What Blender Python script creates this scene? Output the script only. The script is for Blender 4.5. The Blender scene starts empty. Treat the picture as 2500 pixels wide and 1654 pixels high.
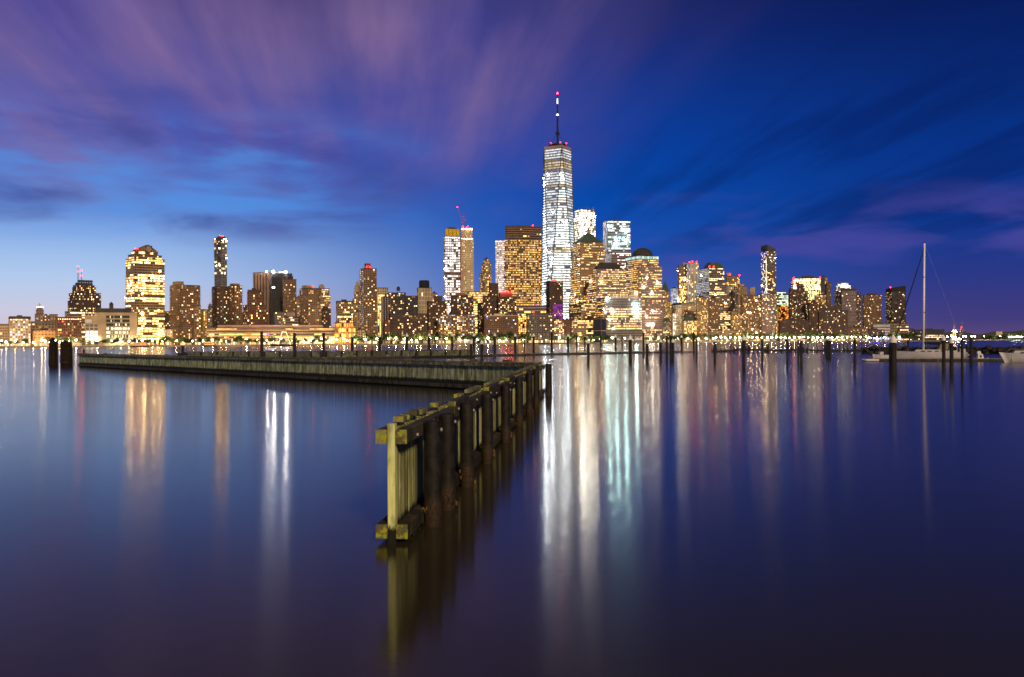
import bpy, math, random
from mathutils import Vector, Matrix
R = math.radians
rnd = random.Random(7)
sc = bpy.context.scene
col = sc.collection

# ------------------------------------------------------------------ camera
F, CX, HY, HC = 2400.0, 1250.0, 836.0, 3.5      # focal length in photo pixels, principal column, horizon row, eye height
ROLL = R(0.344)
cam_d = bpy.data.cameras.new('camera')
cam = bpy.data.objects.new('camera', cam_d); col.objects.link(cam)
cam_d.sensor_width = 36.0; cam_d.lens = 36.0 * F / 2500.0
cam_d.shift_y = (HY - 827.0) / 2500.0
cam_d.clip_start = 0.1; cam_d.clip_end = 60000.0
cam.matrix_world = Matrix.Translation((0, 0, HC)) @ Matrix.Rotation(R(90), 4, 'X') @ Matrix.Rotation(-ROLL, 4, 'Z')
sc.camera = cam
sc.view_settings.view_transform = 'Standard'; sc.view_settings.look = 'None'
sc.view_settings.exposure = 0.0; sc.view_settings.gamma = 1.0
sc.render.engine = 'CYCLES'
sc.cycles.use_denoising = True
try: sc.cycles.denoiser = 'OPENIMAGEDENOISE'
except Exception: pass
sc.cycles.max_bounces = 5; sc.cycles.glossy_bounces = 3; sc.cycles.diffuse_bounces = 2
sc.cycles.caustics_reflective = True; sc.cycles.sample_clamp_direct = 100.0; sc.cycles.sample_clamp_indirect = 10.0
sc.cycles.filter_width = 1.6

def ray(px, py):
    u, v = px - CX, HY - py
    return (u*math.cos(ROLL) + v*math.sin(ROLL))/F, (v*math.cos(ROLL) - u*math.sin(ROLL))/F
def at(px, py, d):                 # photo pixel + distance -> point
    a, b = ray(px, py); return Vector((a*d, d, HC + b*d))
def gx(px, d, py=840): return ray(px, py)[0]*d
def zt(px, py, d): return HC + ray(px, py)[1]*d

# ------------------------------------------------------------------ node helper
class NT:
    def __init__(s, tree): s.t = tree; s.n = tree.nodes; s.l = tree.links
    def node(s, typ, **kw):
        n = s.n.new(typ)
        for k, v in kw.items(): setattr(n, k, v)
        return n
    def put(s, sock, v):
        if isinstance(v, bpy.types.NodeSocket): s.l.new(v, sock)
        elif v is not None: sock.default_value = v
    def m(s, op, a, b=None, c=None, clamp=False):
        n = s.node('ShaderNodeMath', operation=op, use_clamp=clamp)
        s.put(n.inputs[0], a); s.put(n.inputs[1], b); s.put(n.inputs[2], c); return n.outputs[0]
    def smooth(s, x, a, b):
        n = s.node('ShaderNodeMapRange', interpolation_type='SMOOTHSTEP', clamp=True)
        s.put(n.inputs[0], x); n.inputs[1].default_value = a; n.inputs[2].default_value = b
        n.inputs[3].default_value = 0; n.inputs[4].default_value = 1
        return n.outputs[0]
    def lin(s, x, a, b, c, d):
        n = s.node('ShaderNodeMapRange', clamp=True); s.put(n.inputs[0], x)
        for i, v in enumerate((a, b, c, d)): n.inputs[i+1].default_value = v
        return n.outputs[0]
    def mix(s, f, a, b, blend='MIX'):
        n = s.node('ShaderNodeMix', data_type='RGBA', blend_type=blend)
        s.put(n.inputs[0], f); s.put(n.inputs[6], a); s.put(n.inputs[7], b); return n.outputs[2]
    def ramp(s, x, stops, interp='LINEAR'):
        n = s.node('ShaderNodeValToRGB'); s.put(n.inputs[0], x); cr = n.color_ramp; cr.interpolation = interp
        while len(cr.elements) < len(stops): cr.elements.new(0.5)
        for e, (p, c) in zip(cr.elements, stops): e.position = p; e.color = c
        return n.outputs[0]
    def noise(s, vec, scale, detail=3, rough=0.5, dist=0.0):
        n = s.node('ShaderNodeTexNoise'); s.put(n.inputs['Vector'], vec)
        n.inputs['Scale'].default_value = scale; n.inputs['Detail'].default_value = detail
        n.inputs['Roughness'].default_value = rough; n.inputs['Distortion'].default_value = dist
        return n.outputs['Fac']
    def sep(s, v):
        n = s.node('ShaderNodeSeparateXYZ'); s.put(n.inputs[0], v); return n.outputs
    def comb(s, x, y, z):
        n = s.node('ShaderNodeCombineXYZ'); s.put(n.inputs[0], x); s.put(n.inputs[1], y); s.put(n.inputs[2], z); return n.outputs[0]
def lin1(c):
    c /= 255.0
    return c/12.92 if c <= 0.04045 else ((c+0.055)/1.055)**2.4
def rgb(r, g, b): return (lin1(r), lin1(g), lin1(b), 1.0)

# ------------------------------------------------------------------ sky (twilight, long-exposure cloud streaks)
world = bpy.data.worlds.new('World'); sc.world = world; world.use_nodes = True
W = NT(world.node_tree); W.n.clear()
tc = W.node('ShaderNodeTexCoord'); dx, dy, dz = W.sep(tc.outputs['Generated'])
az = W.m('ARCTAN2', dx, dy)
el = W.m('ARCSINE', dz)
elr = W.m('DIVIDE', el, 1.6, clamp=True)
def S(pairs): return [(e/1.6, c) for e, c in pairs]
left = W.ramp(elr, S([(0.0, rgb(214,186,205)), (0.03, rgb(204,202,222)), (0.06, rgb(180,203,236)), (0.085, rgb(158,190,235)), (0.125, rgb(100,148,222)),
                      (0.2, rgb(62,96,190)), (0.3, rgb(46,54,128)), (0.43, rgb(30,29,42)), (1.0, rgb(16,18,34))]))
mid = W.ramp(elr, S([(0.0, rgb(104,112,176)), (0.04, rgb(72,100,182)), (0.085, rgb(34,84,178)), (0.14, rgb(8,76,174)), (0.2, rgb(10,64,160)),
                     (0.3, rgb(20,42,118)), (0.43, rgb(22,23,38)), (1.0, rgb(14,16,32))]))
right = W.ramp(elr, S([(0.0, rgb(92,74,120)), (0.02, rgb(66,60,124)), (0.06, rgb(42,56,134)), (0.11, rgb(16,56,142)), (0.18, rgb(8,50,134)),
                       (0.3, rgb(9,30,94)), (0.43, rgb(15,17,30)), (1.0, rgb(12,14,28))]))
c = W.mix(W.smooth(az, -0.42, 0.06), left, mid)
c = W.mix(W.smooth(az, 0.02, 0.46), c, right)
# cloud sheet coordinates: the direction projected on a flat layer, streaked along the wind
zz = W.m('ADD', W.m('MAXIMUM', dz, 0.0), 0.07)
pu, pv = W.m('DIVIDE', dx, zz), W.m('DIVIDE', dy, zz)
ca, sa = math.cos(R(8)), math.sin(R(8))
su = W.m('ADD', W.m('MULTIPLY', pu, ca), W.m('MULTIPLY', pv, sa))      # across the wind
sv = W.m('SUBTRACT', W.m('MULTIPLY', pv, ca), W.m('MULTIPLY', pu, sa)) # along the wind
st_vec = W.comb(su, W.m('MULTIPLY', sv, 0.22), 0.0)
n1 = W.noise(st_vec, 1.5, 3, 0.5, 0.1)
n2 = W.noise(W.comb(W.m('ADD', su, 7.3), W.m('MULTIPLY', sv, 0.26), 3.1), 2.2, 4, 0.5, 0.12)
n3 = W.noise(W.comb(W.m('MULTIPLY', az, 3.0), W.m('MULTIPLY', el, 12.0), 1.7), 2.2, 4, 0.5, 0.25)
n4 = W.noise(W.comb(W.m('ADD', su, 3.7), W.m('MULTIPLY', sv, 0.10), 5.5), 6.5, 4, 0.55, 0.05)
# purple sheet, upper left, ending on a diagonal edge
sdiag = W.m('ADD', W.m('SUBTRACT', az, W.m('MULTIPLY', el, 0.95)), 0.13)
edge = W.m('SUBTRACT', 1.0, W.smooth(W.m('ADD', sdiag, W.m('MULTIPLY', W.m('SUBTRACT', n1, 0.5), 0.35)), -0.20, 0.09))
low = W.smooth(W.m('ADD', el, W.m('MULTIPLY', W.m('SUBTRACT', n3, 0.5), 0.16)), 0.09, 0.22)
pm = W.m('MULTIPLY', W.m('MULTIPLY', W.m('MULTIPLY', edge, low), W.m('MULTIPLY', W.lin(n1, 0.30, 0.66, 0.34, 1.0), W.lin(n4, 0.32, 0.68, 0.55, 1.12), None, True)), W.lin(el, 0.31, 0.43, 1.0, 0.06))
c = W.mix(pm, c, W.mix(W.smooth(n2, 0.35, 0.7), rgb(90,82,158), rgb(138,110,156)))
# grey-blue bars over the bright band on the left
bars = W.m('MULTIPLY', W.smooth(n3, 0.46, 0.68), W.m('MULTIPLY', W.smooth(el, 0.085, 0.125), W.m('SUBTRACT', 1.0, W.smooth(el, 0.19, 0.27))))
bars = W.m('MULTIPLY', bars, W.m('SUBTRACT', 1.0, W.smooth(az, -0.22, 0.02)))
c = W.mix(W.m('MULTIPLY', bars, 0.62), c, rgb(52,68,142))
lite = W.m('MULTIPLY', W.m('SUBTRACT', 1.0, W.smooth(n3, 0.34, 0.50)), W.m('MULTIPLY', W.smooth(el, 0.09, 0.13), W.m('SUBTRACT', 1.0, W.smooth(el, 0.17, 0.24))))
lite = W.m('MULTIPLY', lite, W.m('SUBTRACT', 1.0, W.smooth(az, -0.26, -0.02)))
c = W.mix(W.m('MULTIPLY', lite, 0.6), c, rgb(84,146,228))
# dark and violet streaks on the right
rt = W.smooth(az, -0.02, 0.22)
dk = W.m('MULTIPLY', W.m('MULTIPLY', W.smooth(W.m('ADD', W.m('MULTIPLY', n2, 0.6), W.m('MULTIPLY', n4, 0.4)), 0.44, 0.60), rt), W.smooth(el, 0.06, 0.13))
c = W.mix(W.m('MULTIPLY', dk, 0.42), c, rgb(8,26,88))
vs = W.m('MULTIPLY', W.m('MULTIPLY', W.smooth(n3, 0.46, 0.66), W.smooth(az, 0.05, 0.16)), W.m('MULTIPLY', W.smooth(el, 0.05, 0.085), W.m('SUBTRACT', 1.0, W.smooth(el, 0.11, 0.16))))
c = W.mix(W.m('MULTIPLY', vs, 0.6), c, rgb(78,74,158))
bg = W.node('ShaderNodeBackground'); W.put(bg.inputs[0], c); bg.inputs[1].default_value = 1.0
wo = W.node('ShaderNodeOutputWorld'); W.l.new(bg.outputs[0], wo.inputs[0])

# the one directional light: warm town glow from the shore behind the camera
sd = bpy.data.lights.new('sun', 'SUN'); sd.energy = 2.8; sd.angle = R(6); sd.color = (1.0, 0.76, 0.46)
sun = bpy.data.objects.new('sun', sd); col.objects.link(sun)
sun.rotation_euler = Vector((-0.28, 0.86, -0.42)).to_track_quat('-Z', 'Y').to_euler()

# ------------------------------------------------------------------ mesh builder
class MB:
    def __init__(s): s.v = []; s.f = []; s.c = []; s.m = []
    def face(s, pts, c=None, m=0):
        i = len(s.v); s.v.extend(tuple(p) for p in pts); s.f.append(tuple(range(i, i+len(pts)))); s.c.append(c); s.m.append(m)
    def idx(s, verts, faces, m=0):
        i = len(s.v); s.v.extend(tuple(p) for p in verts)
        for f in faces: s.f.append(tuple(i+k for k in f)); s.c.append(None); s.m.append(m)
    def box(s, x0, x1, y0, y1, z0, z1, m=0):
        s.idx([(x0,y0,z0),(x1,y0,z0),(x1,y1,z0),(x0,y1,z0),(x0,y0,z1),(x1,y0,z1),(x1,y1,z1),(x0,y1,z1)],
              [(0,3,2,1),(4,5,6,7),(0,1,5,4),(1,2,6,5),(2,3,7,6),(3,0,4,7)], m)
    def obox(s, o, u, n, a0, a1, z0, z1, d0, d1, m=0):      # box on a wall: along u, up z, out n
        P = lambda a, z, d: (o[0]+u[0]*a+n[0]*d, o[1]+u[1]*a+n[1]*d, z)
        s.idx([P(a0,z0,d0),P(a1,z0,d0),P(a1,z0,d1),P(a0,z0,d1),P(a0,z1,d0),P(a1,z1,d0),P(a1,z1,d1),P(a0,z1,d1)],
              [(0,3,2,1),(4,5,6,7),(1,2,6,5),(2,3,7,6),(3,0,4,7)], m)
    def prism(s, poly, z0, z1, scale=1.0, m=0):
        n = len(poly); cx = sum(p[0] for p in poly)/n; cy = sum(p[1] for p in poly)/n
        top = [(cx+(p[0]-cx)*scale, cy+(p[1]-cy)*scale, z1) for p in poly]
        s.idx([(p[0], p[1], z0) for p in poly] + top,
              [tuple(range(n-1,-1,-1)), tuple(range(n, 2*n))] + [(i, (i+1) % n, n+(i+1) % n, n+i) for i in range(n)], m)
    def cone(s, x, y, z0, z1, r0, r1, n=12, m=0, jit=0.0):
        v = []; 
        for (z, r) in ((z0, r0), (z1, r1)):
            for k in range(n):
                a = 2*math.pi*k/n; q = r*(1+jit*(rnd.random()-0.5)); v.append((x+q*math.cos(a), y+q*math.sin(a), z))
        s.idx(v, [tuple(range(n-1,-1,-1)), tuple(range(n, 2*n))] + [(i, (i+1) % n, n+(i+1) % n, n+i) for i in range(n)], m)
    def lathe(s, x, y, prof, n=16, m=0):
        v = []
        for (r, z) in prof:
            for k in range(n): a = 2*math.pi*k/n; v.append((x+r*math.cos(a), y+r*math.sin(a), z))
        f = [tuple(range(n-1,-1,-1)), tuple((len(prof)-1)*n+k for k in range(n))]
        for j in range(len(prof)-1):
            for i in range(n): f.append((j*n+i, j*n+(i+1) % n, (j+1)*n+(i+1) % n, (j+1)*n+i))
        s.idx(v, f, m)
    def tube(s, p, q, r, n=6, m=0, r2=None):
        p, q = Vector(p), Vector(q); t = (q-p).normalized(); a = t.orthogonal().normalized(); b = t.cross(a); r2 = r if r2 is None else r2
        v = []
        for (o, rr) in ((p, r), (q, r2)):
            for k in range(n): w = 2*math.pi*k/n; v.append(o + a*(rr*math.cos(w)) + b*(rr*math.sin(w)))
        s.idx(v, [tuple(range(n-1,-1,-1)), tuple(range(n, 2*n))] + [(i, (i+1) % n, n+(i+1) % n, n+i) for i in range(n)], m)
    def ball(s, x, y, z, r, n=8, k=5, m=0):
        s.lathe(x, y, [(max(r*math.sin(math.pi*i/k), 0.001*r), z - r*math.cos(math.pi*i/k)) for i in range(k+1)], n, m)
    def mesh(s, name, mats, smooth=False):
        me = bpy.data.meshes.new(name); me.from_pydata(s.v, [], s.f)
        for m in (mats if isinstance(mats, (list, tuple)) else [mats]): me.materials.append(m)
        if any(s.m): me.polygons.foreach_set('material_index', s.m)
        if any(k is not None for k in s.c):
            a = me.attributes.new('lit', 'FLOAT_COLOR', 'CORNER'); d = []
            for f, k in zip(s.f, s.c): d.extend((k if k else (0, 0, 0, 1)) * len(f))
            a.data.foreach_set('color', d)
        if smooth: me.polygons.foreach_set('use_smooth', [True]*len(me.polygons))
        me.update(); return me
    def build(s, name, mats, parent=None, kind=None, smooth=False):
        return link(name, s.mesh(name, mats, smooth), parent, kind)
def link(name, me, parent=None, kind=None):
    o = bpy.data.objects.new(name, me); col.objects.link(o)
    if parent: o.parent = parent
    if kind: o['kind'] = kind
    return o
def tag(o, label, cat, group=None):
    o['label'] = label; o['category'] = cat
    if group: o['group'] = group
    return o
def empty(name, loc, rz=0.0):
    o = bpy.data.objects.new(name, None); col.objects.link(o); o.location = loc; o.rotation_euler = (0, 0, rz); o.empty_display_size = 0.5
    return o

# ------------------------------------------------------------------ materials
MATS = {}
def mat(name, color, rough=0.8, spec=0.3, noise=0.25, scale=0.3, metal=0.0, bump=0.0, coord='Object'):
    if name in MATS: return MATS[name]
    m = bpy.data.materials.new(name); m.use_nodes = True; T = NT(m.node_tree); b = m.node_tree.nodes['Principled BSDF']
    tcn = T.node('ShaderNodeTexCoord'); nz = T.noise(tcn.outputs[coord], scale, 5, 0.6)
    dark = tuple(v*(1-noise) for v in color[:3]) + (1,); lite = tuple(min(v*(1+noise), 1) for v in color[:3]) + (1,)
    T.put(b.inputs['Base Color'], T.mix(T.smooth(nz, 0.3, 0.7), dark, lite))
    b.inputs['Roughness'].default_value = rough; b.inputs['Metallic'].default_value = metal; b.inputs['Specular IOR Level'].default_value = spec
    if bump:
        bn = T.node('ShaderNodeBump'); bn.inputs['Strength'].default_value = bump; bn.inputs['Distance'].default_value = 0.02
        T.put(bn.inputs['Height'], T.noise(tcn.outputs[coord], scale*8, 4, 0.6)); T.l.new(bn.outputs[0], b.inputs['Normal'])
    MATS[name] = m; return m
def emit(name, color, strength, sample=True):
    if name in MATS: return MATS[name]
    m = bpy.data.materials.new(name); m.use_nodes = True; b = m.node_tree.nodes['Principled BSDF']
    b.inputs['Base Color'].default_value = (0.6, 0.6, 0.6, 1); b.inputs['Emission Color'].default_value = tuple(color[:3]) + (1,); b.inputs['Emission Strength'].default_value = strength
    if not sample: m.cycles.emission_sampling = 'NONE'
    MATS[name] = m; return m
def window_mat():
    m = bpy.data.materials.new('window_glass'); m.use_nodes = True; T = NT(m.node_tree); b = m.node_tree.nodes['Principled BSDF']
    a = T.node('ShaderNodeAttribute', attribute_name='lit')
    b.inputs['Base Color'].default_value = (0.018, 0.018, 0.022, 1); b.inputs['Roughness'].default_value = 0.12
    T.l.new(a.outputs['Color'], b.inputs['Emission Color']); b.inputs['Emission Strength'].default_value = 1.0
    m.cycles.emission_sampling = 'NONE'
    return m
GLASS = window_mat()
WALL = {
 'brown': (0.20,0.118,0.068), 'dkbrown': (0.085,0.05,0.036), 'redbrick': (0.17,0.075,0.045), 'orange': (0.42,0.20,0.075), 'beige': (0.42,0.30,0.19),  # orange: street light falling on those walls is put into the base colour
 'cream': (0.55,0.44,0.30), 'tan': (0.31,0.21,0.125), 'grey': (0.19,0.155,0.14), 'dkgrey': (0.06,0.054,0.056), 'black': (0.022,0.022,0.026), 'rose': (0.30,0.21,0.19),
 'white': (0.62,0.58,0.54), 'steel': (0.20,0.21,0.23), 'copper': (0.05,0.075,0.06), 'roof': (0.045,0.04,0.04), 'gold': (0.50,0.30,0.06), 'pink': (0.40,0.25,0.22)}
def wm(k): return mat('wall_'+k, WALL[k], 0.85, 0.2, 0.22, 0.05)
RED = emit('beacon_red', (1.0, 0.001, 0.003), 42)

# ================================================================== SETTING
def water_mat():
    m = bpy.data.materials.new('river_water'); m.use_nodes = True; T = NT(m.node_tree); b = m.node_tree.nodes['Principled BSDF']
    g = T.node('ShaderNodeNewGeometry'); px, py, pz = T.sep(g.outputs['Position'])
    b.inputs['Base Color'].default_value = (0.034, 0.028, 0.016, 1); b.inputs['IOR'].default_value = 1.21
    # wind patches change how strongly the surface blurs reflections
    big = T.noise(T.comb(T.m('MULTIPLY', px, 0.012), T.m('MULTIPLY', py, 0.03), 0), 1.0, 3, 0.5)
    T.put(b.inputs['Roughness'], T.lin(big, 0.3, 0.7, 0.118, 0.136))
    b.inputs['Anisotropic'].default_value = 0.72; T.put(b.inputs['Tangent'], T.comb(0.0, 1.0, 0.0))   # swell crests lie across the river
    h = T.noise(T.comb(T.m('MULTIPLY', px, 0.8), T.m('MULTIPLY', py, 2.2), 0), 3.2, 3, 0.55)
    bn = T.node('ShaderNodeBump'); bn.inputs['Distance'].default_value = 0.012
    T.put(bn.inputs['Strength'], T.m('MULTIPLY', T.m('SUBTRACT', 1.0, T.smooth(py, 30, 110)), 0.13))
    T.put(bn.inputs['Height'], h); T.l.new(bn.outputs[0], b.inputs['Normal'])
    return m
wb = MB(); wb.face([(-16000,-60,0),(16000,-60,0),(16000,24000,0),(-16000,24000,0)])
water = wb.build('water', water_mat(), kind='structure')

SH = [(-700,1180), (-300,1250), (0,1300), (600,1360), (1000,1420), (1250,1460), (1400,1640), (1700,1880), (2000,2080), (2160,2220), (2245,2300), (2310,2900), (2320,5200)]
def shore_d(px):
    for (a, da), (b, db) in zip(SH, SH[1:]):
        if a <= px <= b: return da + (db-da)*(px-a)/(b-a)
    return SH[0][1] if px < SH[0][0] else SH[-1][1]
land = MB(); poly = [(gx(p, d), d) for p, d in SH] + [(-6000, 5200), (-6000, 1180)]
land.prism(poly[::1], -2.0, 2.0)
land.build('ground', mat('paving', (0.24,0.22,0.19), 0.9, 0.2, 0.3, 0.02), kind='structure')

# ------------------------------------------------------------------ timber wave walls
def wood(name, c1, c2, wet=0.55, green=0.3, moss=False):
    m = bpy.data.materials.new(name); m.use_nodes = True; T = NT(m.node_tree); b = m.node_tree.nodes['Principled BSDF']
    g = T.node('ShaderNodeNewGeometry'); oi = T.node('ShaderNodeObjectInfo')
    px, py, pz = T.sep(g.outputs['Position'])
    off = T.m('MULTIPLY', oi.outputs['Random'], 40.0)
    grain = T.noise(T.comb(T.m('ADD', px, off), py, T.m('MULTIPLY', pz, 0.09)), 22, 5, 0.65)
    blot = T.noise(T.comb(T.m('ADD', px, off), py, T.m('MULTIPLY', pz, 0.35)), 2.6, 4, 0.6)
    cc = T.mix(T.smooth(grain, 0.33, 0.68), c1, c2)
    cc = T.mix(T.m('MULTIPLY', T.smooth(blot, 0.42, 0.60), 0.82), cc, tuple(v*0.30 for v in c1[:3]) + (1,))
    cc = T.mix(T.m('MULTIPLY', T.smooth(T.noise(g.outputs['Position'], 0.9, 3), 0.45, 0.7), green), cc, (0.11, 0.13, 0.03, 1))
    cc = T.mix(T.m('MULTIPLY', T.smooth(oi.outputs['Random'], 0.45, 0.05), 0.75), cc, tuple(v*0.45 for v in c1[:3]) + (1,))
    if moss:
        cc = T.mix(T.smooth(T.noise(g.outputs['Position'], 9, 5, 0.65), 0.47, 0.60), cc, (0.30, 0.32, 0.02, 1))
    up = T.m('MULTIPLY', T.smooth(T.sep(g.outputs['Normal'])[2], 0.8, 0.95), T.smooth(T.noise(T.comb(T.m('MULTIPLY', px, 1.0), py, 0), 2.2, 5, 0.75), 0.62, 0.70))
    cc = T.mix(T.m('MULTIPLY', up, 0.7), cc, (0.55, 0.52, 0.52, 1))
    # tide band: black-green algae with a ragged fringe
    edge = T.m('ADD', pz, T.m('MULTIPLY', T.m('SUBTRACT', T.noise(T.comb(px, py, T.m('MULTIPLY', pz, 0.5)), 7, 4, 0.7), 0.5), 0.42))
    cc = T.mix(T.m('SUBTRACT', 1.0, T.smooth(edge, wet-0.07, wet+0.07)), cc, (0.010, 0.011, 0.007, 1))
    T.put(b.inputs['Base Color'], cc); b.inputs['Roughness'].default_value = 0.8; b.inputs['Specular IOR Level'].default_value = 0.25
    bn = T.node('ShaderNodeBump'); bn.inputs['Strength'].default_value = 0.5; bn.inputs['Distance'].default_value = 0.01
    T.put(bn.inputs['Height'], grain); T.l.new(bn.outputs[0], b.inputs['Normal'])
    return m
PLANK = wood('plank_wood', (0.34,0.35,0.13,1), (0.58,0.57,0.26,1), 0.42, 0.40)
BACKPLANK = wood('back_plank_wood', (0.26,0.29,0.17,1), (0.44,0.47,0.31,1), 0.72, 0.40)
ENDWOOD = wood('end_post_wood', (0.60,0.63,0.22,1), (0.76,0.78,0.36,1), 0.30, 0.15)  # paler than the other planks
WALE = wood('creosote_timber', (0.035,0.027,0.022,1), (0.085,0.064,0.052,1), 0.02, 0.18)
MOSS = wood('mossy_end_grain', (0.20,0.17,0.07,1), (0.32,0.28,0.12,1), -1.0, 0.3, True)
CAPW = wood('weathered_cap', (0.15,0.14,0.075,1), (0.30,0.27,0.15,1), -1.0, 0.45)
def pile_mat():
    m = bpy.data.materials.new('wrapped_pile'); m.use_nodes = True; T = NT(m.node_tree); b = m.node_tree.nodes['Principled BSDF']
    g = T.node('ShaderNodeNewGeometry'); px, py, pz = T.sep(g.outputs['Position'])
    n = T.noise(g.outputs['Position'], 5, 5, 0.65); fine = T.noise(g.outputs['Position'], 26, 4, 0.7)
    cc = T.mix(T.smooth(n, 0.35, 0.7), (0.007,0.0065,0.006,1), (0.022,0.019,0.018,1))
    rust = T.m('MULTIPLY', T.m('SUBTRACT', 1.0, T.smooth(T.m('ADD', pz, T.m('MULTIPLY', T.m('SUBTRACT', n, 0.5), 0.5)), 0.42, 0.62)), T.smooth(fine, 0.38, 0.6))
    cc = T.mix(rust, cc, (0.05,0.028,0.015,1))
    T.put(b.inputs['Base Color'], cc); b.inputs['Roughness'].default_value = 0.6; b.inputs['Specular IOR Level'].default_value = 0.2
    bn = T.node('ShaderNodeBump'); bn.inputs['Strength'].default_value = 0.35; bn.inputs['Distance'].default_value = 0.02
    T.put(bn.inputs['Height'], fine); T.l.new(bn.outputs[0], b.inputs['Normal'])
    return m
PILE = pile_mat()
STEEL = mat('galvanised_bolt', (0.35,0.33,0.30), 0.5, 0.5, 0.3, 5)

D0 = 3.5*F/(1325-837.5); P0 = Vector((gx(958, D0, 1180), D0, 0))
DC = 66.0; PC = Vector((gx(1321, DC, 930), DC, 0))
TOP = 2.03
def bevel_box(L, w, h, bev=0.012):
    mb = MB(); b = bev
    ring = [(-w/2+b,-h/2),(w/2-b,-h/2),(w/2,-h/2+b),(w/2,h/2-b),(w/2-b,h/2),(-w/2+b,h/2),(-w/2,h/2-b),(-w/2,-h/2+b)]
    v = [(0, x, z) for x, z in ring] + [(L, x, z) for x, z in ring]
    mb.idx(v, [(i, (i+1) % 8, 8+(i+1) % 8, 8+i)[::-1] for i in range(8)])
    mb.idx([(0, x, z) for x, z in ring], [tuple(range(8))], 1); mb.idx([(L, x, z) for x, z in ring], [tuple(range(7,-1,-1))], 1)
    return mb

# near leg: local x runs along the wall away from the camera, local +y is the harbour (left) side, -y the river (right) side
vec = PC - P0; Lw = vec.length; ang = math.atan2(vec.y, vec.x)
near = empty('timber_wave_wall', P0, ang)
tag(near, 'yellowish timber wave wall with dark wrapped piles running away from the viewer', 'wave wall')
pw = 0.215; nplk = int(Lw/pw)
plank_meshes = []
for k in range(8):
    mb = MB(); w2 = pw/2-0.010 - rnd.random()*0.004; t = 0.060; e = 0.012
    zt_ = TOP - 0.02 - rnd.random()*0.035; zb = -0.7
    ring = [(-w2+e,-t),(w2-e,-t),(w2,-t+e),(w2,t-e),(w2-e,t),(-w2+e,t),(-w2,t-e),(-w2,-t+e)]
    mb.prism([(x, y) for x, y in ring], zb, zt_)
    plank_meshes.append(mb.mesh('plank', PLANK))
endp = MB(); ring = [(-0.085,-0.066),(0.085,-0.066),(0.085,0.066),(-0.085,0.066)]; endp.prism(ring, -0.7, TOP+0.06)
o = endp.build('plank', ENDWOOD, near); o.location = (0.0, 0, 0); o['label'] = 'pale end plank of the wall'
for i in range(1, nplk):
    if i in (5, 6, 11): dzz = -0.0
    o = link('plank', plank_meshes[rnd.randrange(8)], near); o.location = (i*pw, (rnd.random()-0.5)*0.022, (rnd.random()-0.5)*0.05)
    if i > 290: break
# wales: long squared timbers, both sides, top and bottom
wl = {}
def wale(x, L, y, z, w, h, mats=(WALE, MOSS), name='wale', tilt=0.0):
    key = (round(L,2), w, h, mats[0].name, mats[1].name)
    if key not in wl: wl[key] = bevel_box(L, w, h).mesh(name, list(mats))
    o = link(name, wl[key], near); o.location = (x, y, z); o.rotation_euler = (0, tilt, 0); return o
SIDE = 0.075
for side in (1, -1):
    for z, w, h, lab in ((TOP-0.175, 0.20, 0.25, 'top'), (0.20, 0.205, 0.255, 'low')):
        x = -0.09 + (0.02 if side < 0 else 0.0); k = 0
        while x < Lw-0.2:
            L = (5.9, 6.2, 5.6)[k % 3]
            if lab == 'low' and side > 0 and k > 0: L = 6.2
            L = min(L, Lw - x)
            wale(x, L-0.03, side*(SIDE+w/2), z + (rnd.random()-0.5)*0.02, w, h); x += L; k += 1
# second top wale laid over the joints on the river side, seen as the dark beam above each pile pair, and cap blocks on the plank tops
for x, L, z in ((6.1,2.6,TOP+0.02), (13.5,3.1,TOP+0.02), (21.0,2.8,TOP+0.02), (30.5,3.4,TOP+0.02), (38.6,3.0,TOP+0.02)):
    wale(x, L, -(SIDE+0.10), z, 0.18, 0.13, (WALE, MOSS), 'cap_timber')
for x, L in ((0.55,0.35), (1.15,0.32), (1.9,0.30), (2.55,0.85), (4.6,0.3), (8.3,0.55), (10.4,2.6), (15.2,4.6), (21,5.0), (27.2,5.6), (34,5.6), (40.4,5.2), (45.8,3.0)):
    o = wale(x, L, 0.0, TOP+0.075+rnd.random()*0.03, 0.19, 0.10, (CAPW, MOSS if x in (0.55, 1.15, 4.6, 8.3, 15.2) else CAPW), 'cap_timber', (rnd.random()-0.5)*0.01)
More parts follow.
